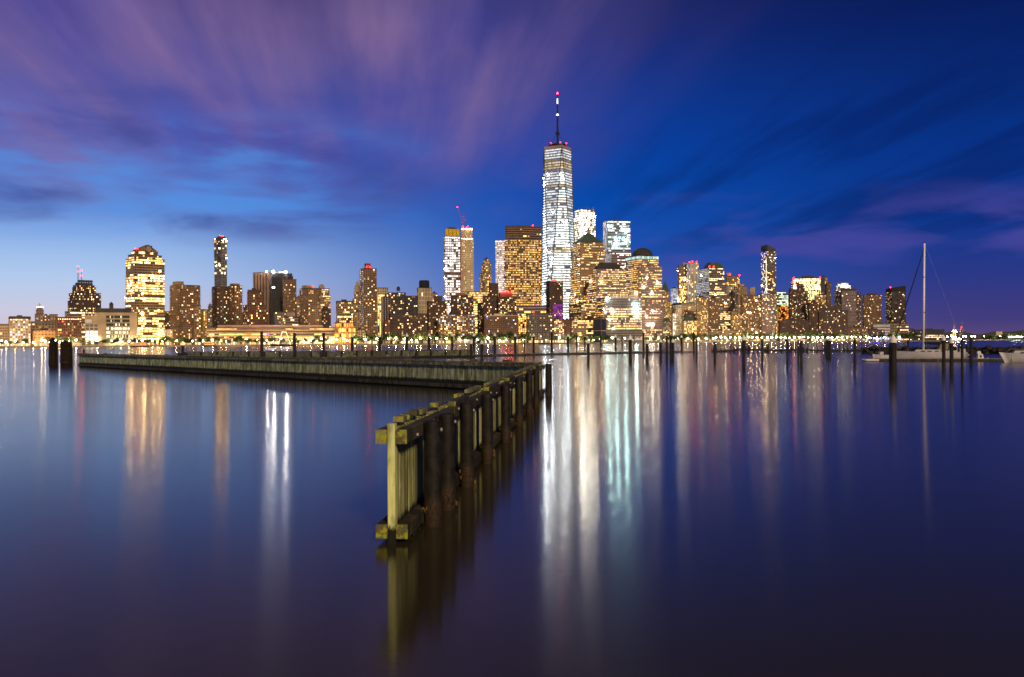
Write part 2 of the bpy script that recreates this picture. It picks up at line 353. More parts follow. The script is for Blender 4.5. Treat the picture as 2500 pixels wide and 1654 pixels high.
# piles on the river side
ux = vec.normalized()
pile_px = [1056, 1092, 1140, 1190, 1235, 1268, 1293, 1310]
nrm = Vector((ux.y, -ux.x, 0))
for i, p in enumerate(pile_px):
    off = SIDE + 0.205 + 0.175
    # intersect the pixel column with the pile line
    tx = ray(p, 1060)[0]; A = P0 + nrm*off
    s = (tx*A.y - A.x)/(ux.x - tx*ux.y)
    mb = MB(); r = 0.168
    mb.lathe(0, 0, [(r*0.93,-0.8),(r*0.95,0.12),(r*1.02,0.28),(r*1.03,0.45),(r*1.0,0.5),(r*0.985,1.1),(r*0.97,TOP-0.05),(r*0.93,TOP),(r*0.3,TOP+0.012)], 18)
    o = mb.build('pile', PILE, near, smooth=False); o.location = (s, -off, (rnd.random()-0.5)*0.05)
    for f in o.data.polygons: f.use_smooth = len(f.vertices) == 4
    bo = MB(); bo.tube((0,-0.19,TOP-0.17),(0,-0.16,TOP-0.17),0.035,8); b_ = bo.build('bolt', STEEL, o)
    # rusty rag of the wrap hanging off the foot
    rg = MB()
    for q in range(5):
        a = rnd.random()*6.28; zz_ = 0.16+rnd.random()*0.3; x_, y_ = r*1.03*math.cos(a), r*1.03*math.sin(a)
        rg.idx([(x_,y_,zz_),(x_*1.28+0.02,y_*1.28,zz_-0.03),(x_*1.22,y_*1.22-0.02,zz_-0.11),(x_,y_,zz_-0.1)], [(0,1,2,3)])
    rg.build('torn_wrap', mat('rust', (0.11,0.065,0.03), 0.9, 0.1, 0.4, 8), o)
# weed hanging off the lower timber and bolts through the upper one, river side
wf = MB(); rw_ = random.Random(31)
for q in range(420):
    x_ = rw_.uniform(0, min(Lw, 40)); y_ = -(SIDE+0.20+0.012); z_ = rw_.uniform(0.06, 0.33); l_ = rw_.uniform(0.05, 0.22); w_ = rw_.uniform(0.01, 0.035)
    wf.idx([(x_-w_,y_,z_),(x_+w_,y_,z_),(x_+rw_.uniform(-.04,.04),y_-rw_.uniform(0,.05),z_-l_)],[(0,1,2)])
wf.build('weed_fringe', mat('hanging_weed',(0.05,0.05,0.018),.9,.1,.5,6), near, kind='stuff')
for q in range(26):
    bo = MB(); bo.tube((0,0,0),(0,-0.035,0),0.028,8); b_ = bo.build('bolt', STEEL, near); b_.location = (0.9+q*1.85, -(SIDE+0.20), TOP-0.17+(0.05 if q % 2 else -0.05))
# corner pile standing alone
cp = empty('corner_pile', (gx(1339, 64.0, 940), 64.0, -0.8))
tag(cp, 'single dark pile just beyond the far corner of the timber wall', 'pile')
mb = MB(); mb.lathe(0,0,[(0.21,0),(0.22,1.3),(0.205,1.5),(0.20,2.83),(0.18,2.86)], 16); mb.build('shaft', PILE, cp)
mb = MB(); mb.cone(0,0,2.86,2.90,0.19,0.17,16); mb.build('top_plate', WALE, cp)

# back leg: from the corner away to the left
PL = Vector((gx(194, 158.0, 880), 158.0, 0)); vec2 = PL - PC; L2 = vec2.length; ang2 = math.atan2(vec2.y, vec2.x)
back = empty('timber_wave_wall', PC + Vector((-0.05,0,0)), ang2)
tag(back, 'long grey-green plank wave wall receding left from the corner to the pile clusters', 'wave wall')
BT = TOP + 0.02; bpw = 0.30; nb_ = int(L2/bpw); bm = []
for k in range(8):
    q = MB(); w2 = bpw/2-0.008-rnd.random()*0.006; t = 0.07+rnd.random()*0.01
    q.prism([(-w2+.012,-t),(w2-.012,-t),(w2,-t+.012),(w2,t-.012),(w2-.012,t),(-w2+.012,t),(-w2,t-.012),(-w2,-t+.012)], -0.7, BT-0.05-rnd.random()*0.03)
    bm.append(q)
bmesh_ = [q.mesh('plank', BACKPLANK) for q in bm]
rest = MB()
for i in range(1, nb_):
    dy_ = (rnd.random()-0.5)*0.05
    if i < 190:
        o = link('plank', bmesh_[rnd.randrange(8)], back); o.location = (i*bpw, dy_, 0)
    else:
        q = bm[rnd.randrange(8)]; rest.idx([(x+i*bpw, y+dy_, z) for x, y, z in q.v], q.f)
rest.build('far_planks', BACKPLANK, back, kind='stuff')
x = 0.0; k = 0; CAPB = wood('back_cap', (0.12,0.115,0.075,1), (0.24,0.23,0.15,1), -1, 0.4)
while x < L2-0.5:
    L = min(6.1, L2-x)
    for y in (0.17, -0.17):                                     # face wales, just under the top
        o = link('wale', bevel_box(L-0.03, 0.19, 0.27).mesh('wale', [CAPB, MOSS]), back); o.location = (x, y, BT-0.15+(rnd.random()-0.5)*0.02)
    o = link('cap_timber', bevel_box(L-0.06, 0.50, 0.07).mesh('cap_timber', [CAPB, MOSS]), back); o.location = (x, 0, BT+0.03+rnd.random()*0.02)
    o = link('wale', bevel_box(L-0.03, 0.19, 0.26).mesh('wale', [WALE, WALE]), back); o.location = (x, 0.18, 0.26)
    for q in range(4):                                          # bolts through the face wale
        bo = MB(); bo.tube((0,0,0),(0,0.03,0),0.04,8); b_ = bo.build('bolt', STEEL, back); b_.location = (x+0.8+q*1.5, 0.265, BT-0.15)
    if k % 1 == 0 and k > 0:
        mb = MB(); mb.cone(0,0,-0.8,BT-0.06,0.17,0.16,12); o = mb.build('pile', PILE, back); o.location = (x, -0.44, 0)
    if rnd.random() < 0.55:
        mb = MB(); mb.box(0,0.5+rnd.random()*0.6,-0.14,0.14,0,0.09+rnd.random()*0.06); o = mb.build('cap_block', CAPB, back); o.location = (x+rnd.random()*4, 0, BT+0.085)
    x += L; k += 1
mb = MB(); mb.cone(0,0,-0.8,BT+0.75,0.16,0.15,12); o = mb.build('pile', PILE, back); o.location = (L2-1.2, -0.42, 0)

# second screen farther out: dark panels between posts
a_, b_ = Vector((gx(452,215), 215, 0)), Vector((gx(1158,228), 228, 0)); v3 = b_-a_; L3 = v3.length
scr = empty('timber_wave_wall', a_, math.atan2(v3.y, v3.x)); tag(scr, 'farther low dark wave wall of panels between posts behind the floating dock', 'wave wall')
DARKP = wood('dark_panel', (0.075,0.08,0.055,1), (0.16,0.17,0.12,1), 0.5, 0.45)
npan = 19; pl = L3/npan
pmsh = MB()
for q in range(12): pmsh.box(q*pl/12+0.01, (q+1)*pl/12-0.01, -0.06-0.02*rnd.random(), 0.06, -0.6, 1.62+0.05*rnd.random())
pmesh = pmsh.mesh('panel', DARKP)
post = MB(); post.cone(0,0,-0.8,1.78,0.21,0.20,10); postm = post.mesh('post', PILE)
capm = MB(); capm.box(0,pl-0.03,-0.2,0.2,1.68,1.82); capmm = capm.mesh('cap_timber', WALE)
for i in range(npan):
    o = link('panel', pmesh, scr); o.location = (i*pl,0,0)
    o = link('post', postm, scr); o.location = (i*pl,-0.3,0)
    o = link('cap_timber', capmm, scr); o.location = (i*pl,0,0)
# the stub post with a pale collar at its left end
stb = empty('stub_pile', (gx(446,205),205,-0.8)); tag(stb, 'short black stub pile with a pale collar left of the far wave wall', 'pile')
mb = MB(); mb.box(-0.9,0.9,-0.5,0.5,0,2.45); mb.build('footing', PILE, stb)
mb = MB(); mb.cone(0,0,2.45,4.0,0.28,0.26,12); mb.build('shaft', PILE, stb)
mb = MB(); mb.cone(0,0,4.0,4.18,0.31,0.31,12); mb.build('collar', mat('pale_collar',(0.5,0.48,0.45)), stb)

# floating dock
DOCK = mat('dock_timber', (0.045,0.04,0.038), 0.85, 0.2, 0.4, 1.2)
def dock_line(px): # distance along the dock at a column
    return 192 + (px-560)*(300-192)/(1640-560)
da, db = Vector((gx(600,dock_line(600)),dock_line(600),0)), Vector((gx(1655,dock_line(1655)),dock_line(1655),0)); vd = db-da; Ld = vd.length
dock = empty('floating_dock', da, math.atan2(vd.y, vd.x)); tag(dock, 'long low black floating dock between the capped mooring piles', 'dock')
nseg = 12; sl = Ld/nseg
for i in range(nseg):
    mb = MB(); mb.box(i*sl+0.08,(i+1)*sl-0.08,-1.1,1.1,-0.25,0.42); mb.build('pontoon', DOCK, dock)
    mb = MB(); mb.box(i*sl+0.05,(i+1)*sl-0.05,-1.2,1.2,0.425,0.52); mb.build('deck', mat('dock_deck',(0.10,0.09,0.085),0.9,0.2,0.4,1.0), dock)
    for q in range(3):
        mb = MB(); xx = i*sl+rnd.random()*sl; mb.box(xx,xx+0.5+rnd.random()*0.5,-1.15,-0.7,0.525,0.62+rnd.random()*0.25); mb.build('cleat_block', mat('dock_clutter',(0.22,0.20,0.19),0.8,0.2,0.5,3), dock)
tail = MB(); tail.box(Ld,Ld+11,-0.5,0.3,-0.1,0.3); tail.build('gangway', DOCK, dock)
tail = MB(); tail.tube((Ld-9,0,0.5),(Ld-4,0.2,1.6),0.16,6); tail.build('raised_ramp', DOCK, dock)

# mooring piles
PB = mat('pile_black', (0.018,0.016,0.016), 0.7, 0.2, 0.4, 2.0)
CAPWHITE = mat('cap_white', (0.80,0.76,0.74), 0.5, 0.4, 0.06, 2.0)
ordn = ['first','second','third','fourth','fifth','sixth','seventh','eighth','ninth','tenth','eleventh','twelfth','thirteenth','fourteenth','fifteenth','sixteenth','seventeenth','eighteenth','nineteenth','twentieth','twenty-first','twenty-second','twenty-third','twenty-fourth']
def mooring(px, tip, d, w, capped, label):
    z = zt(px, tip, d); e = empty('mooring_pile', (gx(px, d, 850), d, -1.0)); tag(e, label, 'mooring pile', 'mooring piles in the river')
    hh = z + 1.0; r = w/2; ch = r*1.9 if capped else 0
    mb = MB(); mb.lathe(0,0,[(r*1.04,0),(r*1.02,1.7),(r,1.9),(r,hh-ch)], 14); mb.build('shaft', PB, e)
    if capped:
        mb = MB(); mb.lathe(0,0,[(r*1.14,hh-ch-0.28),(r*1.16,hh-ch),(0.01,hh)], 14); mb.build('cone_cap', CAPWHITE, e)
    else:
        mb = MB(); mb.cone(0,0,hh,hh+0.06,r*0.95,r*0.7,14); mb.build('flat_top', PILE, e)
    mb = MB(); mb.lathe(0,0,[(r*1.03,1.25),(r*1.10,1.3),(r*1.10,1.55),(r*1.03,1.6)], 14); mb.build('weed_collar', mat('weed',(0.02,0.022,0.012),0.9), e)
dock_caps = [(860,814),(927,814),(993.5,813.5),(1048,813),(1104,813),(1157,813),(1208,813),(1258,814),(1303,814),(1387,815),(1503,817),(1664,818)]
for i, (p, t) in enumerate(dock_caps):
    d = dock_line(p) + 1.5; mooring(p, t, d, 0.62, True, 'tall white capped mooring pile on the floating dock, %s from the left' % ordn[i])
for i, (p, t, w) in enumerate([(639,809.5,0.62),(719,814,0.66),(790.5,813.5,0.60)]):
    mooring(p, t, dock_line(p)+1.5, w, False, ['thick bare black pile at the left end of the dock before the long low terminal', 'second thick bare black pile on the dock, before the lit ship rigging', 'third thick bare black pile on the dock, left of the orange lit building'][i])
for i, (p, t, w) in enumerate([(1281,822,0.34),(1347,813,0.62),(1408,821,0.34),(1428,824,0.45),(1467,822,0.5),(1519,822,0.3),(1548,822,0.3),(1571,813,0.62),(1694,812.5,0.62)]):
    mooring(p, t, dock_line(min(p,1690))+(2.0 if w > 0.5 else -1.6), w, False, '%s bare topped pile of the right half of the dock, counted from the left' % ordn[i])
front = [(1150,829.5,170,0.46),(1176,830,172,0.46),(1436,827,150,0.44),(1539,818,176,0.62),(1580,829,168,0.46),(1613,827,186,0.46),(1643,827,178,0.46),(1745,824,163,0.46),(1816,818,126,0.43),(1956,821,132,0.36),(2019,821.5,196,0.5),(2026,821.5,190,0.6),(2304,818,112,0.38),(2323,823,101,0.38)]
for i, (p, t, d, w) in enumerate(front):
    mooring(p, t, d, w, True, 'free standing white capped pile in open water, %s from the left' % ordn[i])
mooring(2181, 816, 95, 0.58, True, 'largest white capped pile, at the bow of the moored sailboat')
mooring(2174.5, 822, 99, 0.36, True, 'small white capped pile tucked behind the largest pile near the sailboat bow')
for i, (p, t, d, w) in enumerate([(1628,822,200,0.5),(1638,822,200,0.5),(1700,829,200,0.36),(1861,830,160,0.36),(1922,830,175,0.42),(1949,832,165,0.26),(2087,830,150,0.42),(2217,831,230,0.5),(2349,826,104,0.28),(2371,827,150,0.46)]):
    mooring(p, t, d, w, False, '%s bare topped black pile standing in open water right of the dock' % ordn[i])

# old pile clusters at the left end
BARK = mat('old_pile_bark', (0.020,0.014,0.010), 0.95, 0.1, 0.5, 4.0, bump=0.8)
def dolphin(px0, px1, top, d, n, label):
    x0, x1 = gx(px0, d), gx(px1, d); zt_ = zt(px0, top, d); e = empty('pile_cluster', ((x0+x1)/2, d, -1.0)); tag(e, label, 'pile cluster')
    w = x1-x0; r = w/n*0.62
    for k in range(n):
        for row in (0, 1):
            mb = MB(); xx = -w/2 + r + (w-2*r)*k/max(n-1,1); hh = zt_+1.0-rnd.random()*0.35-(0.4 if row else 0)
            prof = [(r*(0.92+0.16*rnd.random()), hh*t/7) for t in range(8)]
            mb.lathe(xx+rnd.uniform(-.05,.05), row*r*1.7, prof, 10)
            o = mb.build('pile', BARK, e); o.rotation_euler = (0, (0.5-k/max(n-1,1))*0.04, 0)
    mb = MB()
    for q in range(14):
        a = rnd.uniform(-w/2, w/2); z0 = rnd.uniform(1.3, 2.4); mb.tube((a,-r*1.05,z0),(a+rnd.uniform(-.25,.25),-r*1.15,z0-rnd.uniform(.3,.8)),0.035,4)
    mb.build('frayed_rope', BARK, e, kind='stuff')
    mb = MB(); mb.lathe(0, r*0.85, [(w*0.54,1.35),(w*0.56,1.4),(w*0.56,1.6),(w*0.54,1.65)], 14); mb.build('wire_lashing', PB, e)
dolphin(118.5, 137, 825.5, 168, 2, 'narrow dark cluster of old timber piles, left of the pair near the wall end')
dolphin(147, 173, 829.5, 165, 3, 'wider dark cluster of old timber piles, right of the pair near the wall end')

# ruined pier at right: sagging deck on stubs
DK = mat('rotten_timber', (0.03,0.026,0.023), 0.95, 0.1, 0.5, 1.0)
ra, rb = Vector((gx(1738,300),300,0)), Vector((gx(2110,285),285,0)); vr = rb-ra; Lr = vr.length
ruin = empty('ruined_pier', ra, math.atan2(vr.y, vr.x)); tag(ruin, 'low broken remains of an old timber pier with ragged stubs', 'pier')
x = 0; 
while x < Lr:
    L = rnd.uniform(2.5, 5.5); mb = MB(); z = rnd.uniform(0.55,1.15); mb.box(x,x+L+0.2,-1.6,1.6,z-0.5,z); mb.build('deck_section', DK, ruin); x += L
for i in range(70):
    xx = rnd.random()*Lr; mb = MB(); mb.cone(0,0,-0.6,rnd.choice((0.9,1.2,1.5,2.2)) + rnd.random()*0.4,0.2,0.13,7,jit=0.3); o = mb.build('stub_pile', DK, ruin); o.location = (xx, rnd.uniform(-1.8,1.8), 0); o.rotation_euler = (rnd.uniform(-.1,.1), rnd.uniform(-.15,.15), 0)

# rubble breakwater behind the marina
ba, bb = Vector((gx(2105,262),262,0)), Vector((gx(2640,232),232,0)); vb = bb-ba; Lb = vb.length
brk = empty('breakwater', ba, math.atan2(vb.y, vb.x)); tag(brk, 'dark rubble breakwater wall behind the moored sailboat', 'breakwater')
core = MB(); core.prism([(0,-1.4),(Lb,-1.4),(Lb,3),(0,3)], -1.0, 1.5); core.build('core', DK, brk)
ROCK = mat('dark_rock', (0.035,0.031,0.03), 0.9, 0.2, 0.5, 0.8)
rm = []
for k in range(5):
    mb = MB(); v = []
    for (z, r) in ((-0.5,0.55),(-0.1,0.8),(0.35,0.55)):
        for q in range(6): a = 6.28*q/6; rr = r*rnd.uniform(.75,1.2); v.append((rr*math.cos(a), rr*math.sin(a), z+rnd.uniform(-.1,.1)))
    mb.idx(v, [tuple(range(5,-1,-1)), tuple(range(12,18))] + [(j*6+i, j*6+(i+1)%6, (j+1)*6+(i+1)%6, (j+1)*6+i) for j in (0,1) for i in range(6)]); rm.append(mb.mesh('rock', ROCK))
for i in range(150):
    o = link('rock', rm[i % 5], brk); o.location = (rnd.random()*Lb, rnd.uniform(-1.9,-0.6), rnd.choice((0.1,0.8,1.45))); o.rotation_euler = (rnd.random()*.5, rnd.random()*.5, rnd.random()*6); s_ = rnd.uniform(.6,1.15); o.scale = (s_,s_,s_)

# ================================================================== BUILDINGS
WARM = [(1.0,.62,.26),(1.0,.70,.34),(1.0,.78,.46),(1.0,.84,.58)]
GOLD = [(1.0,.60,.20),(1.0,.68,.28),(1.0,.76,.38)]
COOL = [(.86,.95,1.0),(.80,.97,.98),(1.0,.97,.90),(.92,1.0,.96)]
MIX = WARM + [(1.0,.9,.74),(.9,.96,1.0)]
WHITE = [(1.0,.93,.82),(1.0,.97,.92),(.93,.98,1.0)]
ROSE = [(1.0,.90,.84),(1.0,.80,.72),(1.0,.95,.92)]
ODD = [(.15,.35,1.0),(1.0,.12,.15),(.5,1.0,.55),(.7,.2,1.0)]
GAIN = 2.0
GZ = 2.0                                   # ground level on the far shore

x_px = 0.0
def facade(trim, win, o, u, n, width, z0, z1, st, rg):
    nb = max(1, round(width/(st['bay']*st.get('bs', .82)))); nf = max(1, round((z1-z0)/(st['fh']*.94))); bw = width/nb; fh = (z1-z0)/nf
    pwid = st['pw']*bw; sh = st['sh']*fh; pd, sdp = st['pd'], st['sd']; pe = st.get('pevery', 1)
    if pwid > 0:
        for i in range(0, nb+1, pe):
            c_ = i*bw; a0, a1 = max(0, c_-pwid/2), min(width, c_+pwid/2)
            trim.obox(o, u, n, a0, a1, z0, z1, 0, pd)
    if sh > 0:
        for j in range(nf): trim.obox(o, u, n, 0, width, z0+j*fh, z0+j*fh+sh, 0, sdp)
        trim.obox(o, u, n, 0, width, z1-0.25*sh, z1+0.02, 0, sdp+0.04)
    if st.get('balc'):
        for j in range(1, nf):
            for (a0, a1) in ((-0.8, min(bw*1.1, width)), (max(0, width-bw*1.1), width+0.8)):
                trim.obox(o, u, n, a0, a1, z0+j*fh-0.15, z0+j*fh+0.75, 0, 1.5)
    P = lambda a, z: (o[0]+u[0]*a+n[0]*0.1, o[1]+u[1]*a+n[1]*0.1, z)
    for j in range(nf):
        h = (j+0.5)/nf
        p = min(1, st['lit']*(1.6 if st.get('apt') and x_px < 1880 else 1.1 if st.get('apt') else 1)); rows = st.get('rows')
        if rows:
            for (h0, h1, pp) in rows:
                if h0 <= h < h1: p = pp
        rv = st.get('rowvar', 0.0)
        if rv: p = min(1, max(0, p + rv*rg.choice((-1, -0.5, 0, 0.6, 1.0))))
        prev = False; keep = st.get('run', 0.0); g = st['gain']*rg.uniform(.75, 1.25)*(1.15 if st.get('apt') else 1); vary = (.08,.12,.2,.3,.45,.7,1.0,1.5) if st.get('apt') else (.35,.6,.8,1,1,1.2,1.6); base = rg.choice(st['pal'])
        for i in range(nb):
            on = prev if rg.random() < keep else rg.random() < p
            prev = on
            a0, a1 = i*bw+(pwid/2 if (i % pe == 0) else 0.04*bw), (i+1)*bw-(pwid/2 if ((i+1) % pe == 0) else 0.04*bw)
            zb, zz2 = z0+j*fh+sh, z0+(j+1)*fh-0.05*fh
            if on:
                k = base if rg.random() < 0.55 else rg.choice(st['pal'])
                if rg.random() < 0.004: k = rg.choice(ODD)
                s = GAIN*g*rg.choice(vary); c_ = (k[0]*s, k[1]**1.5*s, k[2]**1.5*s, 1)
            else:
                s = st.get('dim', 0.02)*rg.random(); c_ = (s, s*.7, s*.45, 1)
            win.face([P(a0,zb), P(a1,zb), P(a1,zz2), P(a0,zz2)], c_)

def style(fh=3.6, bay=3.4, pw=.35, sh=.4, pd=.35, sd=.3, lit=.3, gain=1.6, pal=WARM, **k):
    d = dict(fh=fh, bay=bay, pw=pw, sh=sh, pd=pd, sd=sd, lit=lit, gain=gain, pal=pal); d.update(k); return d
APT = lambda **k: style(**{**dict(fh=3.0, bay=3.3, pw=.42, sh=.45, lit=.16, gain=1.5, pal=WARM, dim=.05, apt=1), **k})
OFF = lambda **k: style(**{**dict(fh=4.0, bay=3.2, pw=.30, sh=.50, lit=.50, gain=1.5, pal=WARM, rowvar=.3, run=.45), **k})
BAND = lambda **k: style(**{**dict(fh=4.0, bay=3.0, pw=.06, sh=.45, lit=.6, gain=2.0, pal=WARM, rowvar=.35, run=.6, pd=.2), **k})

BLD = {}
def building(name, label, x0, xm, x1, ytop, d, a=18, wall='brown', st=None, tiers=None, cat='building', bulk=None, beacons=None, trim=None, group=None, z0=GZ, lst=None, roofc='roof', seed=None, parapet=1.0, noleft=False):
    """x0..xm is the left face, xm..x1 the right face (photo columns); a is the turn of the block; tiers: (dl, dr, set back m, ytop)"""
    global x_px
    x_px = x0; rg = random.Random(seed if seed is not None else int(x0*7+ytop*13+d))
    st = st or APT(); ym = (ytop+840)/2; s = d/F; tm, t0_, t1_ = ray(xm, ym)[0], ray(x0, ym)[0], ray(x1, ym)[0]
    rel = R(a); an = rel - math.atan(tm); Cx = tm*d                      # a is measured against the line of sight
    Wd = max((t1_*d - Cx)/(math.cos(an) - t1_*math.sin(an)), 3.0)
    den = math.sin(an) + t0_*math.cos(an); Dp = min(max((Cx - t0_*d)/den if den > 0.03 else 20.0, 8.0), 70.0)
    loc = (Cx, d, z0); e = empty(name, loc, an); tag(e, label, cat, group); an_w = an; an = rel
    wl_, tr, wn = MB(), MB(), MB()
    tl = [(0, 0, 0, ytop)] if not tiers else tiers
    zb = 0.0; rects = []
    for (dl, dr, setb, yt) in tl:
        z1 = zt(xm, yt, d) - z0
        X0, X1 = setb, Wd - dr*s/math.cos(an); Y0, Y1 = setb, Dp - dl*s/max(math.sin(an), 0.12)
        if X1-X0 < 2: X1 = X0+2
        if Y1-Y0 < 3: Y1 = Y0+3
        wl_.box(X0, X1, Y0, Y1, zb, z1)
        facade(tr, wn, (X0, Y0), (1,0), (0,-1), X1-X0, zb, z1, st, rg)
        if not noleft: facade(tr, wn, (X0, Y1), (0,-1), (-1,0), Y1-Y0, zb, z1, lst or st, rg)
        pe = 0.45
        rf = MB(); rf.box(X0-pe, X1+pe, Y0-pe, Y1+pe, z1+0.03, z1+parapet); rf.build('roof', wm(roofc), e)
        rects.append((X0, X1, Y0, Y1, z1)); zb = z1
    wl_.build('wall', wm(wall), e); tr.build('facade_trim', wm(trim or wall), e); wn.build('windows', GLASS, e, kind='stuff')
    X0, X1, Y0, Y1, z1 = rects[-1]
    for (f0, f1, yt) in (bulk or []):
        bb_ = MB(); zz_ = zt(xm, yt, d)-z0; w = X1-X0; dd = Y1-Y0; p0, p1 = (f0, f1)
        bb_.box(X0+w*p0, X0+w*p1, Y0+dd*.25, Y0+dd*.75, z1+parapet+0.02, max(zz_, z1+parapet+1)); bb_.build('roof_bulkhead', wm(wall if roofc == 'roof' else roofc), e)
    if rg.random() < 0.6 and not bulk:
        bb_ = MB(); w = X1-X0; dd = Y1-Y0; bb_.box(X0+w*.3, X0+w*.62, Y0+dd*.3, Y0+dd*.7, z1+parapet+0.02, z1+parapet+2.6); bb_.build('roof_plant', wm(roofc), e)
    for (px, py) in (beacons or []):
        p = at(px, py, d) ; q = Matrix.Rotation(-an_w, 4, 'Z') @ (p - Vector(loc)); bb_ = MB(); r_ = 1.15*d/2000
        xb = min(max(q.x, X0+.5), X1-.5); zb_ = min(q.z, z1+parapet+2.2); bb_.ball(xb, Y0+1.0, max(zb_, z1+parapet+.6), r_, 8, 5); bb_.build('beacon', RED, e)
    if d - shore_d(xm) < 140 and name != 'civic_hall':        # glowing panes added to stand in for the warm street-level glow
        X0_, X1_, Y0_, Y1_, _z = rects[0]; nw = max(2, int((X1_-X0_)/3.2)); sw_ = MB()
        for q_ in range(nw):
            if rg.random() < .72:
                g_ = rg.choice((.5,1,1.6,2.6)); k_ = rg.choice(GOLD+WARM); a0_ = X0_+(X1_-X0_)*(q_+.12)/nw; a1_ = X0_+(X1_-X0_)*(q_+.88)/nw
                sw_.face([(a0_,Y0_-.5,.6),(a1_,Y0_-.5,.6),(a1_,Y0_-.5,4.2),(a0_,Y0_-.5,4.2)], (k_[0]*g_,k_[1]*g_,k_[2]*g_,1))
        if sw_.f: sw_.build('street_glow_panes', GLASS, e, kind='stuff')
    BLD[label] = (e, rects, Wd, Dp, s)
    return e, rects
B = building
def glints(key, n, colr, strength, r, z_lo=.15, z_hi=.95):  # small facade lamps added to strengthen the streaks in the water
    e, rects, _w, _d, _s = BLD[key]; rg = random.Random(len(key)*n); m = emit('glint_'+str(colr)+str(strength), colr, strength)
    for q in range(n):
        X0, X1, Y0, Y1, z1 = rg.choice(rects); z = z1*rg.uniform(z_lo, z_hi)
        for R_ in rects:
            if z < R_[4]: X0, X1, Y0, Y1, z1 = R_; break
        b_ = MB()
        if rg.random() < .6: b_.ball(rg.uniform(X0+1, X1-1), Y0-.9, z, r, 7, 4)
        else: b_.ball(X0-.9, rg.uniform(Y0+1, Y1-1), z, r, 7, 4)
        b_.build('added_streak_lamp', m, e)

# ---- left end
B('beige_block', 'low beige block at the left edge of the skyline', -14, -12, 23, 793, 1345, wall='beige', st=APT(lit=.12, bay=3.6, fh=3.8), a=8)
e, r = B('brick_block', 'orange-lit block with a dark mansard crown near the left edge', 21.5, 24, 75, 779, 1340, wall='beige', a=8, st=APT(fh=3.7, bay=4.0, lit=.4, gain=1.0, pal=COOL+WARM))
m_ = MB(); X0,X1,Y0,Y1,z1 = r[0]; m_.prism([(X0-.6,Y0-.6),(X1+.6,Y0-.6),(X1+.6,Y1),(X0-.6,Y1)], z1+1.05, z1+3.6, .93); m_.box(X0+10,X0+16,Y0+4,Y0+8,z1+3.6,z1+5.2); m_.build('mansard', wm('roof'), e)
e, r = B('stepped_tower', 'distant pale stepped tower with a glowing crown near the left edge', 85, 88, 112, 786, 1700, wall='rose', a=12, st=APT(fh=3.8, bay=4, lit=.15), tiers=[(0,0,0,786),(0,2,.5,768),(1,4,1.5,758),(1,6,3,753)])
X0,X1,Y0,Y1,z1 = r[-1]; cx_, cy_ = (X0+X1)/2, Y0+5; m_ = MB(); m_.lathe(cx_, cy_, [(5,z1+1),(4.6,z1+4),(2.4,z1+5),(2.2,z1+7),(.3,z1+9.5)], 12); m_.build('cupola', wm('cream'), e)
m_ = MB()
for q in range(5): m_.ball(cx_-5+q*2.5, Y0-.8, z1+2.2, .55, 6, 4)
m_.build('crown_lights', emit('crown_gold', (1,.7,.3), 30), e)
B('brick_block', 'small brown block right of the glowing stepped tower', 106, 109, 121, 772, 1650, wall='brown', a=10, st=APT(lit=.1))
B('brick_block', 'small tan block with an amber rooftop lamp left of the antenna tower', 121, 124, 141, 769, 1600, wall='tan', a=10, st=APT(lit=.15))
B('warehouse', 'grey-roofed low warehouse behind the orange brick shed', 74, 78, 140, 790, 1400, wall='tan', a=8, st=APT(fh=4.5, bay=5, lit=.12), roofc='grey', parapet=3)
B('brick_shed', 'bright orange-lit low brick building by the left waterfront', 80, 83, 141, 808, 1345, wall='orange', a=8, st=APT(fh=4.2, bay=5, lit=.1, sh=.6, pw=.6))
e, r = B('antenna_tower', 'brown brick stepped tower with dishes and twin red-lit masts', 166, 188, 247, 735, 1650, wall='dkbrown', a=22, cat='tower', st=APT(fh=4.0, bay=3.6, lit=.32, gain=2.2, sh=.5, pw=.5, rows=[(.85,1,.12)]),
   tiers=[(0,0,0,735),(2,0,.6,716),(9,11,1.2,702),(10,14,1.8,697)])
X0,X1,Y0,Y1,z1 = r[-1]
m_ = MB(); m_.box(X0+2,X1-2,Y0+2,Y0+14,z1+1.05,z1+5); 
for q in range(6): m_.lathe(X0+4+q*(X1-X0-8)/5, Y0+3, [(.3,z1+5),(2.2+rnd.random(),z1+6.5),(2.6,z1+8.5),(1.4,z1+9.6)], 10)
m_.build('dish_platform', wm('dkgrey'), e)
for (px, pt) in ((198.5,649),(210.3,659)):
    p = at(px, pt, 1650); q = Matrix.Rotation(-e.rotation_euler.z,4,'Z') @ (p-e.location); m_ = MB()
    for k in range(4): m_.tube((q.x+(.9 if k%2 else -.9), Y0+6+(.9 if k>1 else -.9), z1+5),(q.x+(.25 if k%2 else -.25), Y0+6+(.25 if k>1 else -.25), q.z-5),.16,4)
    for k in range(7): zz_ = z1+6+k*(q.z-z1-12)/7; m_.box(q.x-.8+k*.07,q.x+.8-k*.07,Y0+5.3,Y0+6.7,zz_,zz_+.35)
    m_.tube((q.x,Y0+6,q.z-5),(q.x,Y0+6,q.z),.25,5); an_ = m_.build('antenna_mast', mat('mast_blue',(.10,.16,.26),.5), e)
    for zz_ in (q.z, q.z-9): m_ = MB(); m_.ball(q.x,Y0+6,zz_,1.0,8,5); m_.build('beacon', RED, an_)
B('office_block', 'pale strip-windowed block in front of the antenna tower', 159, 163, 208, 762, 1480, wall='rose', a=10, st=BAND(lit=.25, gain=1.2))
e, r = B('brick_block', 'red-brown brick block with a lit cornice left of the modern lab', 135.5, 141, 198.5, 776, 1345, wall='redbrick', a=9, st=APT(fh=4.2, bay=3.1, lit=.28, gain=.9, pal=GOLD+[(1,.3,.12)], pw=.35))
